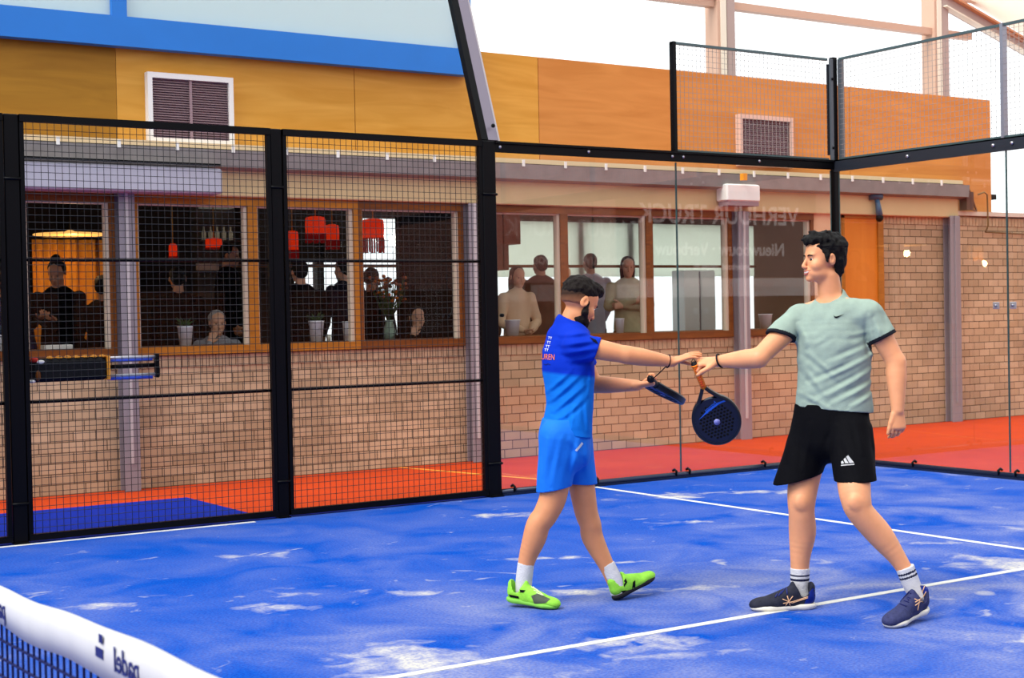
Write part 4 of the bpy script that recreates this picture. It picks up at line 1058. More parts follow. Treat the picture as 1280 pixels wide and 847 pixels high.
folds(T, G, [((1085,442),(1008,480),1),((1087,458),(1018,497),1),((1088,474),(1034,502),1.1),((1078,432),(1030,452),.8),((1003,436),(1040,472),.7),((1003,458),(1024,490),.7),
             ((1088,488),(1056,506),1),((1000,490),(1030,508),.8),((1084,400),(1090,425),1.2),((1000,405),(1006,432),1.1),((1050,420),(1080,412),.5),((1012,430),(1032,418),.4),((1095,385),(1106,408),.6),((1078,395),(1083,440),1.0)], .008, .012, .06)
T.disp(lambda x,y,z: .012*(vnoise(x*9+z*5,y*9,z*11-x*6)-.5)+.007*(vnoise(x*20+z*14,y*20,z*24-x*16)-.5))
ca = sr+(er-sr)*.46; cn = nrm(nrm(er-sr)+np.array([.35,0,-.45])); cb = sl_+(el_-sl_)*.50; cbn = nrm(el_-sl_)
I = shirtG(.012); hollow(T, I, [(ca,cn,.072),(cb,cbn,.072),(P(1042,510,0),(0,0,-1),.24)])
T.cut_near(ca, cn, .088); T.cut_near(cb, cbn, .082)
hem = P(1042,511,0); X_, Y_, Z_ = T.ax
T.plane(hem+np.array([0,0,-.0]), (-.09,0,-1))
T.cone(P(1041,392,.012), P(1033,352,.0), .063, .074, .006, True)
shirt = T.mesh('t_shirt', None, tg, mats=[M_shirtg, M_cuffk], matfn=lambda x,y,z: ((((x-ca[0])*cn[0]+(y-ca[1])*cn[1]+(z-ca[2])*cn[2] > -.019)&(perp(x,y,z,ca,cn)<.083)&((x-ca[0])*cn[0]+(y-ca[1])*cn[1]+(z-ca[2])*cn[2] < .03))|(((x-cb[0])*cbn[0]+(y-cb[1])*cbn[1]+(z-cb[2])*cbn[2] > -.019)&(perp(x,y,z,cb,cbn)<.083)&((x-cb[0])*cbn[0]+(y-cb[1])*cbn[1]+(z-cb[2])*cbn[2] < .03))).astype(int))
bvS = bvh_of(shirt)
sewn(G, bvS, [[(1041.8,393.5),(1043.2,396.6),(1046,397.2),(1055.5,392.0),(1046.5,395.0),(1043.6,395.0)]], 'chest_logo', M_cuffk, shirt)
# collar rib
cp = []
for k in range(25):
    a = 2*math.pi*k/24; cp.append(P(1037.5,372,.006)+np.array([.071*math.cos(a),.066*math.sin(a),.030*math.cos(a)-.0+.012*math.sin(a)]))
# shorts
M_shortk = mat('black_shorts', (5,5,9), .8, spec=.08, var=.1, vscale=20, bump=.25, bscale=200)
hr = [P(1016,540,.07), P(996,602,.045)]; hl = [P(1063,540,-.08), P(1070,606,-.22)]
def shortsG(i=0.0):
    Q = Vol((-.45,-.5,.45), (.45,.4,1.15), .0045)
    Q.slab([(P(1040,508,0),Sg,.190-i,.125-i),(P(1038,528,0),Sg,.192-i,.128-i),(P(1038,548,-.0),Sg,.190-i,.125-i)], .03)
    Q.limb([hr[0], (hr[0]+hr[1])/2, hr[1]+(hr[1]-hr[0])*.1], [.112-i,.112-i,.112-i], .03); Q.limb([hl[0], (hl[0]+hl[1])/2, hl[1]+(hl[1]-hl[0])*.1], [.112-i,.108-i,.100-i], .03)
    return Q
Q = shortsG()
folds(Q, G, [((1040,530),(1030,560),1),((1060,525),(1064,560),.7),((990,530),(985,575),.8),((1010,530),(1002,585),.8),((1084,530),(1086,580),.8),((1044,545),(1056,590),.8)], .007, .014, .08)
Q.disp(lambda x,y,z: .008*(vnoise(x*12,y*12,z*7)-.5))
I = shortsG(.012); hollow(Q, I, [(P(996,598,.045),(.25,0,-1),.11),(P(1070,600.5,-.22),(.02,0,-1),.10)])
Q.plane(P(1038,504,0), (0,0,1))
nr_ = nrm((.02-.12,0,-1)); Q.cut_near(P(996,598,.045), nrm((.25,0,-1)), .165); Q.cut_near(P(1070,600.5,-.22), nrm((.02,0,-1)), .125)
shorts = Q.mesh('shorts', M_shortk, tg); bvQ = bvh_of(shorts)
M_wl = mat('white_print', (232,232,232), .7)
sewn(G, bvQ, [[(1052,579.5),(1055.5,578.6),(1053.6,575.2),(1051.4,576.6)],[(1056.6,578.6),(1061.2,578.4),(1056.8,571.4),(1054.6,573.6)],[(1062.2,578.3),(1067.5,577.8),(1060.6,568.4),(1058.0,570.4)],[(1051.5,581.8),(1068,580.4),(1068,579.2),(1051.5,580.6)]], 'shorts_logo', M_wl, shorts)
# wristband
def band(c, d, r, name, m, parent, w=.007):
    d = nrm(d); a = nrm(np.cross(d,(0,0,1) if abs(d[2])<.9 else (0,1,0))); b = np.cross(d,a)
    q = MB(); q.tube([c+(a*math.cos(t*math.pi/12)+b*math.sin(t*math.pi/12))*r for t in range(25)], w, 8, cap=False); return q.build(name, m, parent)
band(P(897,450.5,.12)+np.array([.012,0,0]), nrm(er-wr_)+np.array([.0,.1,.25]), .036, 'wristband', M_cuffk, tg, .0045)
# socks and shoes
def sock(fr_, pts, rs, zb, name, parent, stripes=(), m2=M_navy):
    a = np.array(pts)
    V = Vol(a.min(0)-.09, a.max(0)+.09, .004); V.limb(pts, rs, .015); d = nrm(a[0]-a[1]); V.plane(a[0], d)
    V.disp(lambda x,y,z: .002*(vnoise(x*50,y*50,z*50)-.5))
    ax0 = a[0]; ax = nrm(a[1]-a[0])
    def mf(x,y,z):
        t = (x-ax0[0])*ax[0]+(y-ax0[1])*ax[1]+(z-ax0[2])*ax[2]; r = np.zeros(len(x),int)
        for s0, s1 in stripes: r[(t>s0)&(t<s1)] = 1
        return r
    return V.mesh(name, None, parent, mats=[M_socks, m2], matfn=mf)
sock(G, [P(1000,709,.05),P(1000,735,.05),P(1003,748,.05),P(985,752,.04)], [.050,.047,.044,.035], 0, 'sock', tg, ((.030,.040),(.052,.062)))
sock(G, [P(1131,708,-.285),P(1141,733,-.29),P(1148,745,-.295)], [.046,.043,.041], 0, 'sock', tg, ((.022,.032),(.042,.052)))
M_shoeR = mat('charcoal_blue_shoe', (32,34,48), .7, var=.25, vscale=40, bump=.3, bscale=200); M_shoeR2 = mat('navy_purple_shoe', (46,50,88), .7, var=.2, vscale=60, bump=.3, bscale=200); M_solew = mat('pale_sole', (214,208,196), .6)
M_blue = mat('cobalt_trim', (20,50,160), .5); M_beige2 = mat('beige_stripe', (216,170,132), .6)
h1 = P(1019,762,-.0); h1[2] = .0
s1, so1, SP1 = make_shoe(tg, h1, (-1,-.10,0), (0,0,1), 1.12, M_shoeR, M_solew, 'shoe'); s1['label'] = 'dark shoe planted flat on the centre line'
bv1 = bvh_of(s1)
sewn(G, bv1, [[(1004,757),(1020.5,757),(1020,738),(1016,734),(1011,740)]], 'heel_panel', M_blue, s1, .0012)
sewn_line(G, bv1, [[(978,748),(990,753),(1010,746.5)],[(979,753.5),(992,751),(1010,745)],[(984,744),(988,757)],[(991,744.5),(982,756)]], .0024, 'side_stripes', M_beige2, s1)
sewn_line(G, bv1, [[(981,735),(976,742)],[(977,738),(973,744.5)],[(972,741),(969,746)],[(983,732),(984,742)]], .003, 'laces', mat('navy_laces',(34,44,110),.7), s1)
# raised shoe: toe on the ground, heel lifted
toe = P(1120,781,-.40); 
hl2 = P(1157,757,-.30)
F2 = nrm(P(1118,772,-.44)-P(1163,752,-.24)); Ssh = nrm(np.cross(F2, (.25,.1,1))); U2 = np.cross(Ssh, F2)
s2, so2, SP2 = make_shoe(tg, hl2, F2, U2, 1.10, M_shoeR2, M_solew, 'shoe'); s2['label'] = 'dark blue shoe with its heel lifted'
zmin = min(v.co.z for v in so2.data.vertices)
for o in (s2,so2):
    for v in o.data.vertices: v.co.z -= zmin-.001
bv2 = bvh_of(s2)
sewn_line(G, bv2, [[(1156,732),(1149,750),(1147,762)],[(1160,735),(1152,750),(1144,756)],[(1143,748),(1154,752)],[(1144,752),(1152,747)]], .0026, 'side_stripes', M_beige2, s2)
sewn_line(G, bv2, [[(1125,737),(1139,741)],[(1125,742),(1138,747)],[(1124,748),(1136,752)],[(1125,754),(1133,757)],[(1128,737),(1136,750)],[(1137,738),(1126,751)]], .003, 'laces', mat('navy_laces2',(24,30,84),.7), s2)
sewn(G, bv2, [[(1150,720),(1158,722),(1164,735),(1156,742),(1152,735)]], 'heel_panel', M_blue, s2, .0012)

# ================= the man in blue =================
A_ = Frame((-6.22,-4.22)); P = A_.P
ta = thing('person', (-6.22,-4.22,0), 'person in bright blue shirt and shorts seen from behind his shoulder, bearded, holding two rackets\' straps', 'person', None, -YAW)
ta['label'] = 'bearded person in bright blue shirt, azure shorts and lime green shoes reaching out'
D0 = A_.d0
SKA = skin('skin_tan', (206,138,94))
Fa = nrm((.90,.42,0)); Sa = nrm((.42,-.90,0))
B = Vol((-.45,-.45,-.02), (.80,.50,1.80), .0045)
B.slab([(P(707,548,0),Sa,.142,.092),(P(711,515,0),Sa,.140,.092),(P(711,480,0),Sa,.142,.092),(P(711,446,0),Sa,.165,.105),(P(711,424,0),Sa,.14,.085)], .04)
hc = P(724,377,-.0); hd = nrm((.78,.40,-.50))
B.cone(P(709,414,.0), P(719,388,.0), .062, .054, .03)
B.cone(P(710,414,0), P(721,428,-.14), .05, .055, .03); B.cone(P(709,414,0), P(703,428,.14), .05, .055, .03)
sr, er, wr_ = P(722,431,-.165), P(784,443,-.17), P(841,451.5,-.11)
sl_, el_, wl_ = P(722,431,.17), P(742,480,.22), P(796,481,.06)
B.limb([sr,(sr+er)/2,er], [.052,.052,.043], .02); B.limb([er, er+(wr_-er)*.3, wr_], [.043,.046,.026], .02)
B.limb([sl_,(sl_+el_)/2,el_], [.050,.050,.043], .02); B.limb([el_, el_+(wl_-el_)*.3, wl_], [.043,.045,.029], .02)
hand(B, wr_, (.94,.02,.33), (.25,.35,-.9), (.1,.9,.25), (.10,.14,.18,.22), .4, z=1.0, spread=.03, thumbdir=(.8,.35,-.35))
handL_d = (.97,-.1,.10)
hand(B, wl_, handL_d, (0,.1,1), (.25,.95,-.15), (1.0,1.05,1.1,1.2), .8, z=1.0, thumbdir=(.7,.5,.6))
HP, HR = head(B, hc, hd)
B.limb([P(698,545,-.09), P(693,612,-.05), P(683,640,-.05), P(673,655,-.05), P(668,672,-.04), P(658,702,-.03), P(655,735,-.03)], [.084,.074,.066,.063,.062,.044,.038], .025)
B.limb([P(717,545,.09), P(728,612,.10), P(733,640,.10), P(738,655,.10), P(741,672,.11), P(758,706,.10), P(768,728,.09)], [.082,.069,.062,.058,.058,.042,.037], .025)
bodya = B.mesh('body', SKA, ta)
q = MB()
for b in (-1,1): q.ball(HP(.0775,b*.031,-.002), .0096, 12)
q.build('eyes', M_eyew, bodya)
q = MB()
for b in (-1,1): q.ball(HP(.0850,b*.0315,-.003), .0060, 8)
q.build('irises', M_iris, bodya)
M_hairb = mat('dark_brown_hair', (20,12,8), .75, bump=.5, bscale=180, spec=.2); M_fade = mat('faded_hair', (160,116,88), .8)
_n = M_fade.node_tree.nodes; _l = M_fade.node_tree.links; _tc = _n.new('ShaderNodeTexCoord'); _sp = _n.new('ShaderNodeSeparateXYZ'); _l.new(_tc.outputs['Object'], _sp.inputs[0])
_r = _n.new('ShaderNodeMapRange'); _r.inputs[1].default_value = hc[2]-.045; _r.inputs[2].default_value = hc[2]+.045; _l.new(_sp.outputs[2], _r.inputs[0])
_x = _n.new('ShaderNodeMix'); _x.data_type = 'RGBA'; _l.new(_r.outputs[0], _x.inputs[0]); _x.inputs[6].default_value = lin((206,138,94)); _x.inputs[7].default_value = lin((50,32,22)); _l.new(_x.outputs[2], _n['Principled BSDF'].inputs['Base Color'])
q = MB()
for b in (-1,1): q.tube([HP(.093,b*.014,.017),HP(.094,b*.03,.021),HP(.083,b*.05,.018)], [.003,.0038,.0022], 6)
q.build('eyebrows', M_hairb, bodya)
Hv = Vol(hc-.18, hc+.18, .003)
Hv.ell(HP(-.020,0,.060), (.093,.080,.072), HR, .01); Hv.ell(HP(.030,0,.100), (.066,.060,.034), HR, .02); Hv.ell(HP(.070,0,.098), (.028,.046,.018), HR, .02)
Hv.ell(HP(-.062,0,.035), (.050,.066,.055), HR, .02)
Hv.ell(HP(.10,0,.0), (.055,.11,.074), HR, .008, True); Hv.ell(HP(.03,0,-.07), (.12,.14,.082), HR, .015, True)
for b in (-1,1):
    Hv.ell(HP(.042,b*.085,.02), (.030,.03,.026), HR, .01, True); Hv.ell(HP(-.008,b*.09,-.006), (.022,.024,.030), HR, .006, True)
Hv.disp(lambda x,y,z: -.003-.007*(vnoise(x*60+3,y*60,z*60)-.45)*(1+1.0*(z>hc[2]+.06)) + .004*(vnoise(x*150,y*150,z*70)-.5))
Hv.mesh('hair', M_hairb, bodya)
Fd = Vol(hc-.16, hc+.16, .004)
Fd.ell(HP(-.026,0,.016), (.0895,.0785,.074), HR, .01); Fd.ell(HP(.10,0,.0), (.068,.11,.09), HR, .008, True); Fd.ell(HP(.03,0,-.075), (.13,.14,.055), HR, .015, True)
for b in (-1,1): Fd.ell(HP(-.008,b*.09,-.006), (.022,.026,.032), HR, .006, True)
Fd.disp(lambda x,y,z: .003*(vnoise(x*120,y*120,z*80)-.5)+.0012)
Fd.mesh('faded_sides', M_fade, bodya)
Bd = Vol(hc-.2, hc+.2, .003)
Bd.ell(HP(.040,0,-.086), (.062,.060,.042), HR, .01); Bd.ell(HP(.072,0,-.108), (.030,.032,.030), HR, .015)
for b in (-1,1):
    Bd.cone(HP(.010,b*.076,.004), HP(.022,b*.070,-.05), .008, .016, .012); Bd.cone(HP(.022,b*.068,-.05), HP(.05,b*.045,-.08), .016, .018, .012)
Bd.cone(HP(.094,-.022,-.056), HP(.094,.022,-.056), .008, .008, .006)
Bd.ell(HP(.106,0,-.071), (.018,.018,.006), HR, .004, True)
Bd.disp(lambda x,y,z: .005*(vnoise(x*90,y*90,z*90)-.5)+.003*(vnoise(x*200,y*200,z*200)-.5))
Bd.mesh('beard', M_hairb, bodya)
# shirt, deep blue above and azure below
def two_tone(name, c1, c2, z0, z1, kx):
    m = mat(name, c1, .8, bump=.2, bscale=220, spec=.1); n = m.node_tree.nodes; l = m.node_tree.links; b = n['Principled BSDF']
    tc = n.new('ShaderNodeTexCoord'); sp = n.new('ShaderNodeSeparateXYZ'); l.new(tc.outputs['Object'], sp.inputs[0])
    a = n.new('ShaderNodeMath'); a.operation = 'MULTIPLY_ADD'; l.new(sp.outputs[0], a.inputs[0]); a.inputs[1].default_value = kx; l.new(sp.outputs[2], a.inputs[2])
    r = n.new('ShaderNodeMapRange'); r.inputs[1].default_value = z0; r.inputs[2].default_value = z1; l.new(a.outputs[0], r.inputs[0])
    x = n.new('ShaderNodeMix'); x.data_type = 'RGBA'; l.new(r.outputs[0], x.inputs[0]); x.inputs[6].default_value = lin(c2); x.inputs[7].default_value = lin(c1); l.new(x.outputs[2], b.inputs['Base Color'])
    return m
zb = P(690,469,0)[2]
M_shirta = two_tone('blue_two_tone_shirt', (2,45,172), (8,104,200), zb-.01, zb+.01, .10)
M_shorta = mat('azure_shorts', (16,108,214), .7, bump=.2, bscale=200)
cut_a = sr+(er-sr)*.40; can = nrm(nrm(er-sr)+np.array([0,0,-.15])); cut_b = sl_+(el_-sl_)*.55; cbn = nrm(el_-sl_)
def shirtA(i=0.0):
    T = Vol((-.4,-.4,.7), (.4,.4,1.65), .0045)
    T.slab([(P(707,552,0),Sa,.185-i,.122-i),(P(708,538,0),Sa,.180-i,.120-i),(P(712,508,0),Sa,.172-i,.108-i),(P(711,480,0),Sa,.178-i,.116-i),(P(710,450,0),Sa,.188-i,.122-i),(P(711,424,0),Sa,.165-i,.104-i)], .04)
    T.cone(P(711,418,0), P(721,430,-.14), .058-i, .066-i, .04); T.cone(P(709,418,0), P(706,430,.14), .058-i, .066-i, .04)
    T.cone(P(709,418,0), P(710,404,0), .075-i, .068-i, .025)
    T.limb([sr, cut_a+(er-sr)*.15], [.068-i,.062-i], .035); T.limb([sl_, cut_b+(el_-sl_)*.15], [.066-i,.062-i], .03)
    return T
T = shirtA()
folds(T, A_, [((688,500),(724,466),1),((692,512),(730,478),1),((700,522),(732,492),.9),((684,488),(712,462),.8),((700,418),(738,414),.8),((702,430),(744,424),1),((706,440),(742,434),1),((712,450),(738,446),.9),
              ((730,500),(734,535),.8),((716,505),(712,535),.8),((686,530),(704,515),.8),((738,455),(734,490),.8)], .008, .011, .02)
T.disp(lambda x,y,z: .010*(vnoise(x*10+z*6,y*10,z*11-x*6)-.5)+.004*(vnoise(x*24,y*24,z*26)-.5))
I = shirtA(.012); hollow(T, I, [(cut_a,can,.068),(cut_b,cbn,.068),(P(707,545,0),(-.2,0,-1),.22)])
T.cut_near(cut_a, can, .08); T.cut_near(cut_b, cbn, .08); T.plane(P(707,540,0), (-.2,0,-1))
T.cone(P(710,420,0), P(717,385,0), .062, .070, .005, True)
shirta = T.mesh('t_shirt', M_shirta, ta); bvA = bvh_of(shirta)
q = MB()
rim = [P(711.5,403,0)+np.array([.064*math.cos(t*math.pi/12),.062*math.sin(t*math.pi/12),-.022*math.cos(t*math.pi/12)]) for t in range(25)]
q.tube(rim, .0085, 8, cap=False); q.build('collar', mat('collar_blue',(10,70,205),.8), shirta)
M_or = mat('orange_print', (236,120,40), .6)
sewn_text(A_, bvA, 'UREN', 685.5, 445.5, 16, 7, .06, 'back_print', M_or, shirta)
for k, (u_, v_) in enumerate(((686.5,422),(685,427.5),(683.5,432.5),(682,437))):
    sewn_text(A_, bvA, 'TT', u_+1.5, v_, 5, 3.2, .12, 'back_print', M_wl, shirta)
sewn_line(A_, bvA, [[(680,454.5),(683,455.5),(685,454),(688,455.5)]], .0015, 'back_script', M_cuffk, shirta)
sewn(A_, bvA, [[(737,421),(745,424.5),(748,430),(741,426)]], 'sleeve_patch', M_navy, shirta)
# shorts
hr = [P(700,545,-.085), P(692,612,-.05)]; hl = [P(716,545,.09), P(728,608,.10)]
def shortsA(i=0.0):
    Q = Vol((-.4,-.4,.45), (.4,.4,1.1), .0045)
    Q.slab([(P(707,524,0),Sa,.166-i,.108-i),(P(706,536,0),Sa,.174-i,.120-i),(P(705,548,0),Sa,.180-i,.128-i),(P(706,562,-.0),Sa,.178-i,.124-i)], .03)
    Q.limb([hr[0], (hr[0]+hr[1])/2, hr[1]+(hr[1]-hr[0])*.1], [.108-i,.098-i,.092-i], .03); Q.limb([hl[0], (hl[0]+hl[1])/2, hl[1]+(hl[1]-hl[0])*.1], [.104-i,.092-i,.082-i], .03)
    return Q
Q = shortsA()
folds(Q, A_, [((700,545),(690,600),.8),((722,545),(712,600),1),((684,545),(680,590),.7),((712,545),(726,565),.9),((732,550),(734,595),.7)], .007, .014, .08)
Q.disp(lambda x,y,z: .009*(vnoise(x*12,y*12,z*7+4)-.5))
I = shortsA(.012); hollow(Q, I, [(P(692,610.5,-.05),(.18,0,-1),.1),(P(728,603.5,.10),(-.05,0,-1),.09)]); Q.plane(P(706,522,0), (0,0,1))
Q.cut_near(P(692,610.5,-.05), nrm((.18,0,-1)), .125); Q.cut_near(P(728,603.5,.10), nrm((-.05,0,-1)), .11)
shortsa = Q.mesh('shorts', M_shorta, ta); bvQ = bvh_of(shortsa)
sewn(A_, bvQ, [[(719,562),(721,563.5),(729,554),(727,552)]], 'hip_mark', M_wl, shortsa)
band(P(835,451,-.11), er-wr_, .032, 'wristband', M_cuffk, ta, .0045)
q = MB(); q.tube([P(834,456,-.13),P(826,464,-.12),P(816,473,-.08)], .003, 6); q.build('wrist_cord', M_cuffk, ta)
sock(A_, [P(657.5,703,-.03),P(655,724,-.03),P(654,738,-.03)], [.044,.044,.044], 0, 'sock', ta)
sock(A_, [P(758.5,705,.10),P(768,724,.09),P(772,738,.09)], [.043,.042,.042], 0, 'sock', ta)
M_lime = mat('lime_shoe', (136,204,62), .6, var=.12, vscale=30, bump=.25, bscale=160); M_limesole = mat('lime_sole', (120,186,70), .6); M_blks = mat('black_sole', (20,20,26), .6)
F3 = nrm(P(698,758,-.17)-P(634,747,-.02)); F3 = nrm((1,-.42,-.10)); s3, so3, _ = make_shoe(ta, P(634,748,-.03), F3, (0,0,1), .97, M_lime, M_limesole, 'shoe'); s3['label'] = 'lime green shoe under the trailing leg'
F4 = nrm((.80,.55,.30)); s4, so4, _ = make_shoe(ta, P(768,752,.06), F4, (-.2,0,1), .97, M_lime, M_blks, 'shoe'); s4['label'] = 'lime green shoe landing on its heel'
for a, b in ((s3,so3),(s4,so4)):
    zm = min(v.co.z for v in b.data.vertices)
    for o in (a,b):
        for v in o.data.vertices: v.co.z -= zm-.001
bv3 = bvh_of(s3); bv4 = bvh_of(s4)
M_gry = mat('grey_mesh_panel', (104,112,96), .7)
sewn(A_, bv3, [[(664,744),(672,741),(688,748),(682,753),(668,754)]], 'toe_mesh', M_gry, s3, .0012)
sewn(A_, bv3, [[(636,742),(648,744.5),(649,747.5),(638,745.5)]], 'heel_patch', M_blks, s3, .0015)
sewn(A_, bv3, [[(647,736),(657,737),(654,740),(646,739)]], 'side_patch', M_blks, s3, .0015)
sewn_line(A_, bv3, [[(664,733),(672,737)],[(667,737),(676,740)],[(670,740),(680,744)],[(666,733),(680,744)]], .003, 'laces', mat('pale_laces',(206,230,170),.7), s3)
sewn(A_, bv4, [[(779,727),(782,722),(784,727),(780,733)],[(791,727),(794,724),(794,736),(790,736)],[(776,738),(783,737),(779,741)],[(787,743),(793,739),(795,742),(789,745)]], 'black_patches', M_blks, s4, .0012)

# ================= rackets =================
def make_racket(loc, Y, Z, label, hid=0):
    """loc butt of the grip, Y toward the head, Z the face normal (world)"""
    Y = nrm(Y); Z = nrm(np.array(Z)-Y*(np.array(Z)@Y)); X = np.cross(Y, Z)
    t = thing('padel_racket', (0,0,0), label, 'racket'); m_ = Matrix((tuple(X),tuple(Y),tuple(Z))).transposed().to_4x4(); m_.translation = Vector(loc)
    t.matrix_world = m_
    q = MB(); q.tube([(0,0,0),(0,.004,0),(0,.014,0),(0,.14,0)], [.015,.020,.0165,.0155], 14)
    gm = mat('orange_grip',(255,140,44),.7) if hid == 0 else mat('black_grip',(14,15,22),.6,bump=.5,bscale=90)
    q.build('grip', gm, t)
    if hid == 0: 
        q = MB()
        for k in range(9): q.box(-.008+.003*(k%2),.006+.003*(k%2),.02+k*.0125,.024+k*.0125,.0148,.0162)
        q.build('grip_pattern', mat('red_grip_print',(206,50,40),.7), t)
    MB().tube([(0,-.012,0),(0,.0,0),(0,.012,0)],[.014,.017,.019],12).build('butt_cap', M_blks, t)
    fm = mat('racket_carbon',(14,16,24),.35)
    # frame: swept rounded profile round the head and down both sides of the throat
    pts = []
    for k in range(61):
        a = math.radians(-58+ (360-64)*k/60.0); pts.append((.118*math.cos(a)*(1.0), .325+.125*math.sin(a)*(1.0 if math.sin(a)>0 else 1.08), 0))
    L = [(.006,.135,0),(.014,.155,0),(.035,.185,0),(.055,.205,0)]
    def sweep(pp, closed=False):
        q = MB(); vs = []; fs = []; n = len(pp)
        for i, p in enumerate(pp):
            a = Vector(pp[i-1] if i else pp[i]); b = Vector(pp[(i+1)] if i < n-1 else pp[i]); d = (b-a).normalized(); s_ = Vector((d.y,-d.x,0))
            for (e, z) in ((-.007,-.019),(.004,-.019),(.010,-.012),(.010,.012),(.004,.019),(-.007,.019)): vs.append(Vector(p)+s_*e+Vector((0,0,z)))
        for i in range(n-1):
            for k in range(6): j=(k+1)%6; fs.append((i*6+k,i*6+j,(i+1)*6+j,(i+1)*6+k))
        fs.append(tuple(range(5,-1,-1))); fs.append(tuple(range((n-1)*6,n*6))); q.add(vs, fs, False); return q
    ring = [(.118*math.cos(math.radians(a)), .325+(.125 if math.sin(math.radians(a))>0 else .135)*math.sin(math.radians(a)), 0) for a in range(-62,243,5)]
    full = [(.008,.138,0),(.020,.158,0),(.040,.186,0)] + ring + [(-.040,.186,0),(-.020,.158,0),(-.008,.138,0)]
    sweep(full).build('frame', fm, t)
    q = MB(); poly = [(.113*math.cos(math.radians(a)), .325+(.12 if math.sin(math.radians(a))>0 else .128)*math.sin(math.radians(a))) for a in range(0,360,8)]
    q.prism(poly, 2, -.0165, .0165); q.build('face', mat('racket_face',(9,15,38),.45,var=.3,vscale=14) , t)
    q = MB(); q.tube([(-.045,.205,0),(0,.212,0),(.045,.205,0)],.012,8); q.build('throat_bridge', fm, t)
    q = MB()
    for i in range(-5,6):
        for j in range(-5,6):
            x, y = i*.0185+(j%2)*.009, .325+j*.0175
            if (x/.092)**2+((y-.325)/.1)**2 < 1: q.tube([(x,y,-.0172),(x,y,.0172)],.0064,8)
    q.build('holes', mat('racket_hole',(2,2,3),.9), t)
    bm_ = mat('racket_blue',(30,84,196),.4); 
    for sg in (1,-1):
        z = .0178*sg
        q = MB(); q.box(-.085,-.03,.232,.240,min(z,z*.9),max(z,z*.9)); q.add([(-.095,.235,z),(-.04,.243,z),(.02,.262,z),(.085,.285,z),(.03,.254,z),(-.04,.232,z)],[(0,1,2,3,4,5)])
        q.build('blue_streak', bm_, t)
        o = text_mesh('face_print', 'padel', .035, bm_, .0004, parent=t); o.matrix_basis = Matrix.Translation((.0,.245,z)) @ (Matrix.Identity(4) if sg>0 else Matrix.Rotation(math.pi,4,'Y')) @ Matrix.Rotation(.35,4,'Z')
    q = MB(); q.tube([(.0,.33,-.018),(.0,.33,.018)],.017,18); q.build('face_emblem', mat('emblem_lilac',(120,124,190),.4), t)
    q = MB(); q.tube([(0,.0,0),(.01,-.02,.01),(-.005,-.035,.01),(-.012,-.015,.0),(0,.0,0)], .0025, 6); q.build('wrist_strap', M_blks, t)
    return t
def WD(x, y, z): return RH*x+FH*y+np.array([0,0,z])
b1 = G.O + np.array([0,0,0]) + RH*G.P(868,455,.125)[0] + FH*G.P(868,455,.125)[1] + np.array([0,0,G.P(868,455,.125)[2]])
make_racket(b1, WD(.36,.18,-.90), WD(-.10,-.97,-.22), 'black and blue racket with orange grip hanging below the two fists')
q_ = A_.P(813,473,.0); b2 = A_.O+RH*q_[0]+FH*q_[1]+np.array([0,0,q_[2]])
make_racket(b2, WD(.30,.90,-.26), WD(.42,-.0,.90), 'dark blue racket seen edge on in the bearded player\'s far hand', 1)
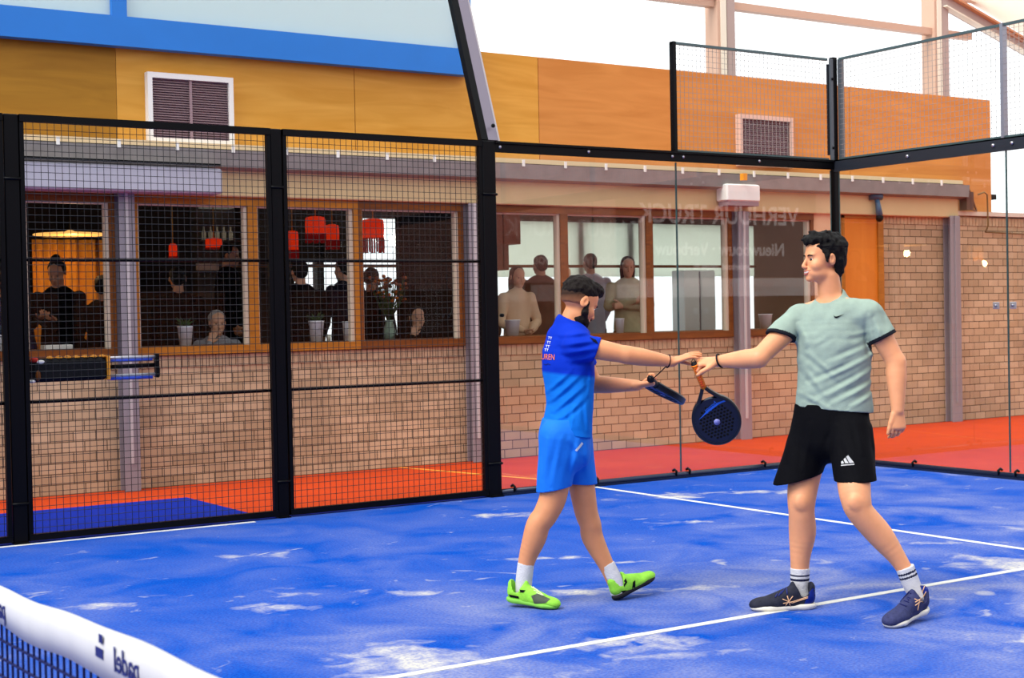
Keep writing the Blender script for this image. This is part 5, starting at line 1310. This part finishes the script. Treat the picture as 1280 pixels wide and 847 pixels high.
# ------------------------------------------------------------------ onlookers inside the cafe
M_phone = mat('phone_black',(12,12,16),.3)
def onlooker(u, vtop, Y, face, pose, top, trousers, hairc, hairstyle, sk, label, build=1.0, lean=0.0, collar=0.0):
    """face: heading in degrees, 0 looks out of the window, positive turns to the picture's right"""
    p = WP(u, vtop, Y); H = p[2]-ZF; seated = pose in ('chin',)
    t = thing('person', (p[0],p[1],ZF), label, 'person', None, math.radians(face))
    F = np.array([0,-1.0,0]); S = np.array([-1.0,0,0])     # forward, own right-hand side
    def Q(r, f, z): return S*r+F*f+np.array([0,0,z])
    hz = H-.135; ln = lean
    c = Q(0,.03+ln,hz); hf = nrm(F+np.array([0,0,-.5 if pose in('phone',) else (-.12 if pose!='away' else 0)]))
    V = Vol((-.5,-.62,-.02),(.5,.45,H+.05),.0085)
    hipz = .5*H if not seated else H-.88
    sh = H-.34; b = build
    V.slab([(Q(0,0,hipz),S,.16*b,.11*b),(Q(0,0,(hipz+sh)/2),S,.145*b,.10*b),(Q(0,ln*.6,sh-.06),S,.16*b,.10*b),(Q(0,ln*.8,sh),S,.13*b,.075*b)], .04)
    V.cone(Q(0,ln*.9,sh+.01), Q(0,.005+ln,hz-.07), .056, .052, .03)
    arms = {'away': [((.20,0,sh-.03),(.25,.03,sh-.30),(.20,.14,sh-.50)),((-.20,0,sh-.03),(-.25,.03,sh-.30),(-.20,.14,sh-.50))],
      'stand': [((.20,0,sh-.03),(.25,.02,sh-.30),(.22,.12,sh-.54)),((-.20,0,sh-.03),(-.25,.02,sh-.30),(-.22,.12,sh-.54))],
      'phone': [((.20,0,sh-.03),(.24,.10,sh-.28),(.07,.30,sh-.22)),((-.20,0,sh-.03),(-.24,.10,sh-.28),(-.07,.30,sh-.24))],
      'clasp': [((.19,0,sh-.03),(.25,.06,sh-.30),(.04,.22,sh-.40)),((-.19,0,sh-.03),(-.25,.06,sh-.30),(-.06,.21,sh-.41))],
      'crossed': [((.20,0,sh-.03),(.25,.08,sh-.27),(-.08,.20,sh-.20)),((-.20,0,sh-.03),(-.25,.08,sh-.27),(.10,.17,sh-.26))],
      'chin': [((.18,0,sh-.03),(.24,.16,sh-.20),(.10,.13,sh+.01)),((-.18,0,sh-.03),(-.24,.10,sh-.28),(-.08,.30,sh-.34))]}[pose]
    for k, (a0, a1, a2) in enumerate(arms):
        A0, A1, A2 = Q(a0[0]*b,a0[1]+ln,a0[2]), Q(a1[0]*b,a1[1]+ln,a1[2]), Q(a2[0],a2[1]+ln,a2[2])
        V.limb([A0,(A0+A1)/2,A1],[.052,.046,.038],.02); V.limb([A1,A1+(A2-A1)*.3,A2],[.038,.040,.026],.02)
        d = nrm(A2-A1)
        if pose == 'chin' and k == 0: hand(V, A2, nrm(d+np.array([0,0,.4])), -F, S*-1, (.6,.7,.8,.9), .4)
        elif pose in ('stand','away'): hand(V, A2, nrm(d), S*(-1 if k==0 else 1), F, (.4,.45,.5,.55), .3)
        else: hand(V, A2, nrm(d), -F if pose=='crossed' else np.array([0,0,1.0]), np.array([0,0,1.0]) if pose=='crossed' else F, (.8,.9,.9,1), .5)
    HPo, HRo = head(V, c, hf)
    if seated:
        for s_ in (-1,1): V.limb([Q(s_*.09,0,hipz),Q(s_*.11,.34,hipz-.02),Q(s_*.10,.32,max(hipz-.45,.05))],[.085,.062,.045],.02)
    else:
        for s_ in (-1,1): V.limb([Q(s_*.09,0,hipz),Q(s_*.10,.01,hipz*.53),Q(s_*.10,0,.06)],[.088,.060,.040],.02)
    body = V.mesh('body', sk, t)
    q = MB()
    for s_ in (-1,1): q.ball(HPo(.0835,s_*.0315,-.002), .0075, 6)
    q.build('eyes', M_iris, body)
    # hair
    Hv = Vol(c-.2-np.array([0,0,.12]), c+.2, .007)
    Hv.ell(HPo(-.022,0,.045),(.092,.083,.082),HRo,.01)
    if hairstyle == 'long': Hv.ell(HPo(-.035,0,-.05),(.075,.092,.14),HRo,.02); Hv.ell(HPo(-.04,0,-.14),(.05,.085,.10),HRo,.02)
    elif hairstyle == 'bun': Hv.ell(HPo(-.04,0,.135),(.045,.045,.038),HRo,.01); Hv.ell(HPo(-.055,0,.0),(.05,.07,.07),HRo,.02)
    else: Hv.ell(HPo(-.058,0,.0),(.052,.072,.078),HRo,.02)
    Hv.ell(HPo(.098,0,-.005),(.062,.12,.080),HRo,.008,True); 
    if hairstyle != 'long': Hv.ell(HPo(.03,0,-.075),(.10,.14,.085),HRo,.01,True)
    else: Hv.ell(HPo(.07,0,-.09),(.075,.062,.16),HRo,.01,True)
    Hv.disp(lambda x,y,z: -.008*(vnoise(x*50,y*50,z*30)-.45))
    Hv.mesh('hair', hairc, body)
    # top
    T = Vol((-.5,-.62,hipz-.25),(.5,.45,H),.0085)
    T.slab([(Q(0,0,hipz-.10),S,.185*b,.130*b),(Q(0,0,hipz+.02),S,.18*b,.128*b),(Q(0,0,(hipz+sh)/2),S,.17*b,.122*b),(Q(0,ln*.6,sh-.06),S,.18*b,.118*b),(Q(0,ln*.8,sh+.005),S,.145*b,.085*b)], .04)
    if collar: T.cone(Q(0,ln*.9,sh+.0), Q(0,.005+ln,sh+.02+collar), .070, .062, .02)
    for k, (a0, a1, a2) in enumerate(arms):
        A0, A1, A2 = Q(a0[0]*b,a0[1]+ln,a0[2]), Q(a1[0]*b,a1[1]+ln,a1[2]), Q(a2[0],a2[1]+ln,a2[2])
        T.limb([A0,(A0+A1)/2,A1,A1+(A2-A1)*.35,A1+(A2-A1)*.93],[.066,.058,.052,.052,.036],.03)
    T.disp(lambda x,y,z: .014*(vnoise(x*9,y*9,z*9)-.5)+.006*(vnoise(x*24,y*24,z*24)-.5))
    T.mesh('top', top, t)
    L = Vol((-.4,-.62,-.02),(.4,.3,hipz+.2),.0105)
    L.slab([(Q(0,0,hipz+.08),S,.165*b,.118*b),(Q(0,0,hipz-.05),S,.175*b,.122*b)],.03)
    if seated:
        for s_ in (-1,1): L.limb([Q(s_*.09,0,hipz),Q(s_*.11,.35,hipz-.02),Q(s_*.10,.32,max(hipz-.42,.08))],[.10,.078,.06],.02)
    else:
        for s_ in (-1,1): L.limb([Q(s_*.09,0,hipz-.04),Q(s_*.10,.01,hipz*.53),Q(s_*.10,0,.09)],[.10,.078,.06],.02)
    L.mesh('trousers', trousers, t)
    q = MB()
    for s_ in (-1,1):
        a = Q(s_*.10,-.07 if not seated else .25,.045 if not seated else max(hipz-.455,.045)); e = a+F*.2; q.tube([a,a+F*.09,e],[.045,.045,.036],10)
    q.build('shoes', M_blks, t)
    return t, Q, HPo
C_blk = mat('black_cloth',(8,7,9),.9,spec=.05,var=.2,vscale=12); C_nav = mat('navy_cloth',(11,14,28),.9,spec=.05,var=.2,vscale=12); C_gry = mat('grey_knit',(136,134,138),.85,var=.15,vscale=20,bump=.4,bscale=90)
C_cream = mat('cream_knit',(222,184,150),.85,var=.05,bump=.5,bscale=110); C_brn = mat('brown_jacket',(92,58,44),.8,var=.15,vscale=9); C_lb = mat('pale_blue_shirt',(168,178,200),.8,var=.06)
C_olv = mat('olive_beige_knit',(164,154,120),.85,var=.1,vscale=12,bump=.4,bscale=90); C_jean = mat('dark_trousers',(24,26,38),.8); C_blue = mat('blue_black_jacket',(18,26,60),.8,var=.3,vscale=6)
HB = mat('onlooker_black_hair',(12,9,8),.7,spec=.2); HBr = mat('onlooker_brown_hair',(62,38,26),.7,spec=.2); HG = mat('onlooker_grey_hair',(150,144,140),.7,spec=.2); HDb = mat('onlooker_dark_brown_hair',(34,22,16),.7,spec=.2)
SK1 = skin('onlooker_skin',(206,154,122)); SK2 = skin('onlooker_skin_tan',(170,114,80))
o1, Q1, _ = onlooker(72,323,3.7,-35,'phone',C_blk,C_jean,HB,'bun',SK2,'dark haired person with a topknot bending over a phone before the amber curtain')
pp = WP(50,402,3.45); ph = tag(MB().box(-.035,.035,-.006,.006,-.07,.07,.004).build('phone', M_phone, None, tuple(pp)), 'black phone held by the person with a topknot', 'phone'); ph.rotation_euler = (-.9,0,.6)
onlooker(128,342,4.35,150,'away',C_blk,C_jean,HB,'short',SK2,'person in black mostly hidden behind the mauve column by the amber curtain')
onlooker(5,336,3.9,20,'stand',C_blue,C_jean,HDb,'short',SK2,'person in a blue black jacket beyond the post at the edge of view')
onlooker(222,331,3.8,165,'away',C_blk,C_jean,HB,'short',SK2,'dark clothed person with turned back in the dark bay, above the white pot')
onlooker(283,303,4.2,55,'stand',C_blk,C_jean,HB,'short',SK2,'tallest person in black leaning into the dark bay',1.08)
onlooker(270,386,3.55,-8,'chin',C_gry,C_jean,HG,'short',SK1,'seated grey haired person in a grey knit resting a hand on the cheek')
onlooker(375,323,3.55,170,'away',C_blk,C_jean,HB,'short',SK1,'broad person in black with turned back beside the middle fence post',1.05)
onlooker(431,320,3.7,195,'away',C_nav,C_jean,HB,'short',SK1,'person in navy with turned back below the pair of red lanterns')
onlooker(463,333,4.4,120,'stand',C_blk,C_jean,HDb,'short',SK2,'slim dark person looking at the bouquet, under the lone lantern')
onlooker(519,381,3.55,-5,'chin',C_blk,C_jean,HDb,'long',SK1,'seated long haired person in black with chin in hand beside the bouquet')
onlooker(602,344,3.7,190,'away',C_blk,C_jean,HB,'short',SK1,'person in black glimpsed in the gap beside the widest fence post')
onlooker(645,331,3.45,-4,'clasp',C_cream,C_jean,HBr,'long',SK1,'person in a cream turtleneck jumper with hands clasped behind the glass',.92,collar=.075)
onlooker(676,317,4.0,168,'away',C_brn,C_jean,HDb,'short',SK1,'broad person in a brown jacket next to the cream jumper',1.1)
onlooker(702,330,5.2,20,'stand',C_blk,C_jean,HDb,'short',SK1,'person in black half hidden by the window bar behind the bearded player')
onlooker(738,315,4.3,160,'away',C_lb,C_jean,HDb,'short',SK1,'person in a pale blue shirt standing behind the bearded player\'s head')
onlooker(784,319,3.5,-30,'crossed',C_olv,C_blk,HBr,'long',SK1,'long haired person with crossed arms in an olive beige top')
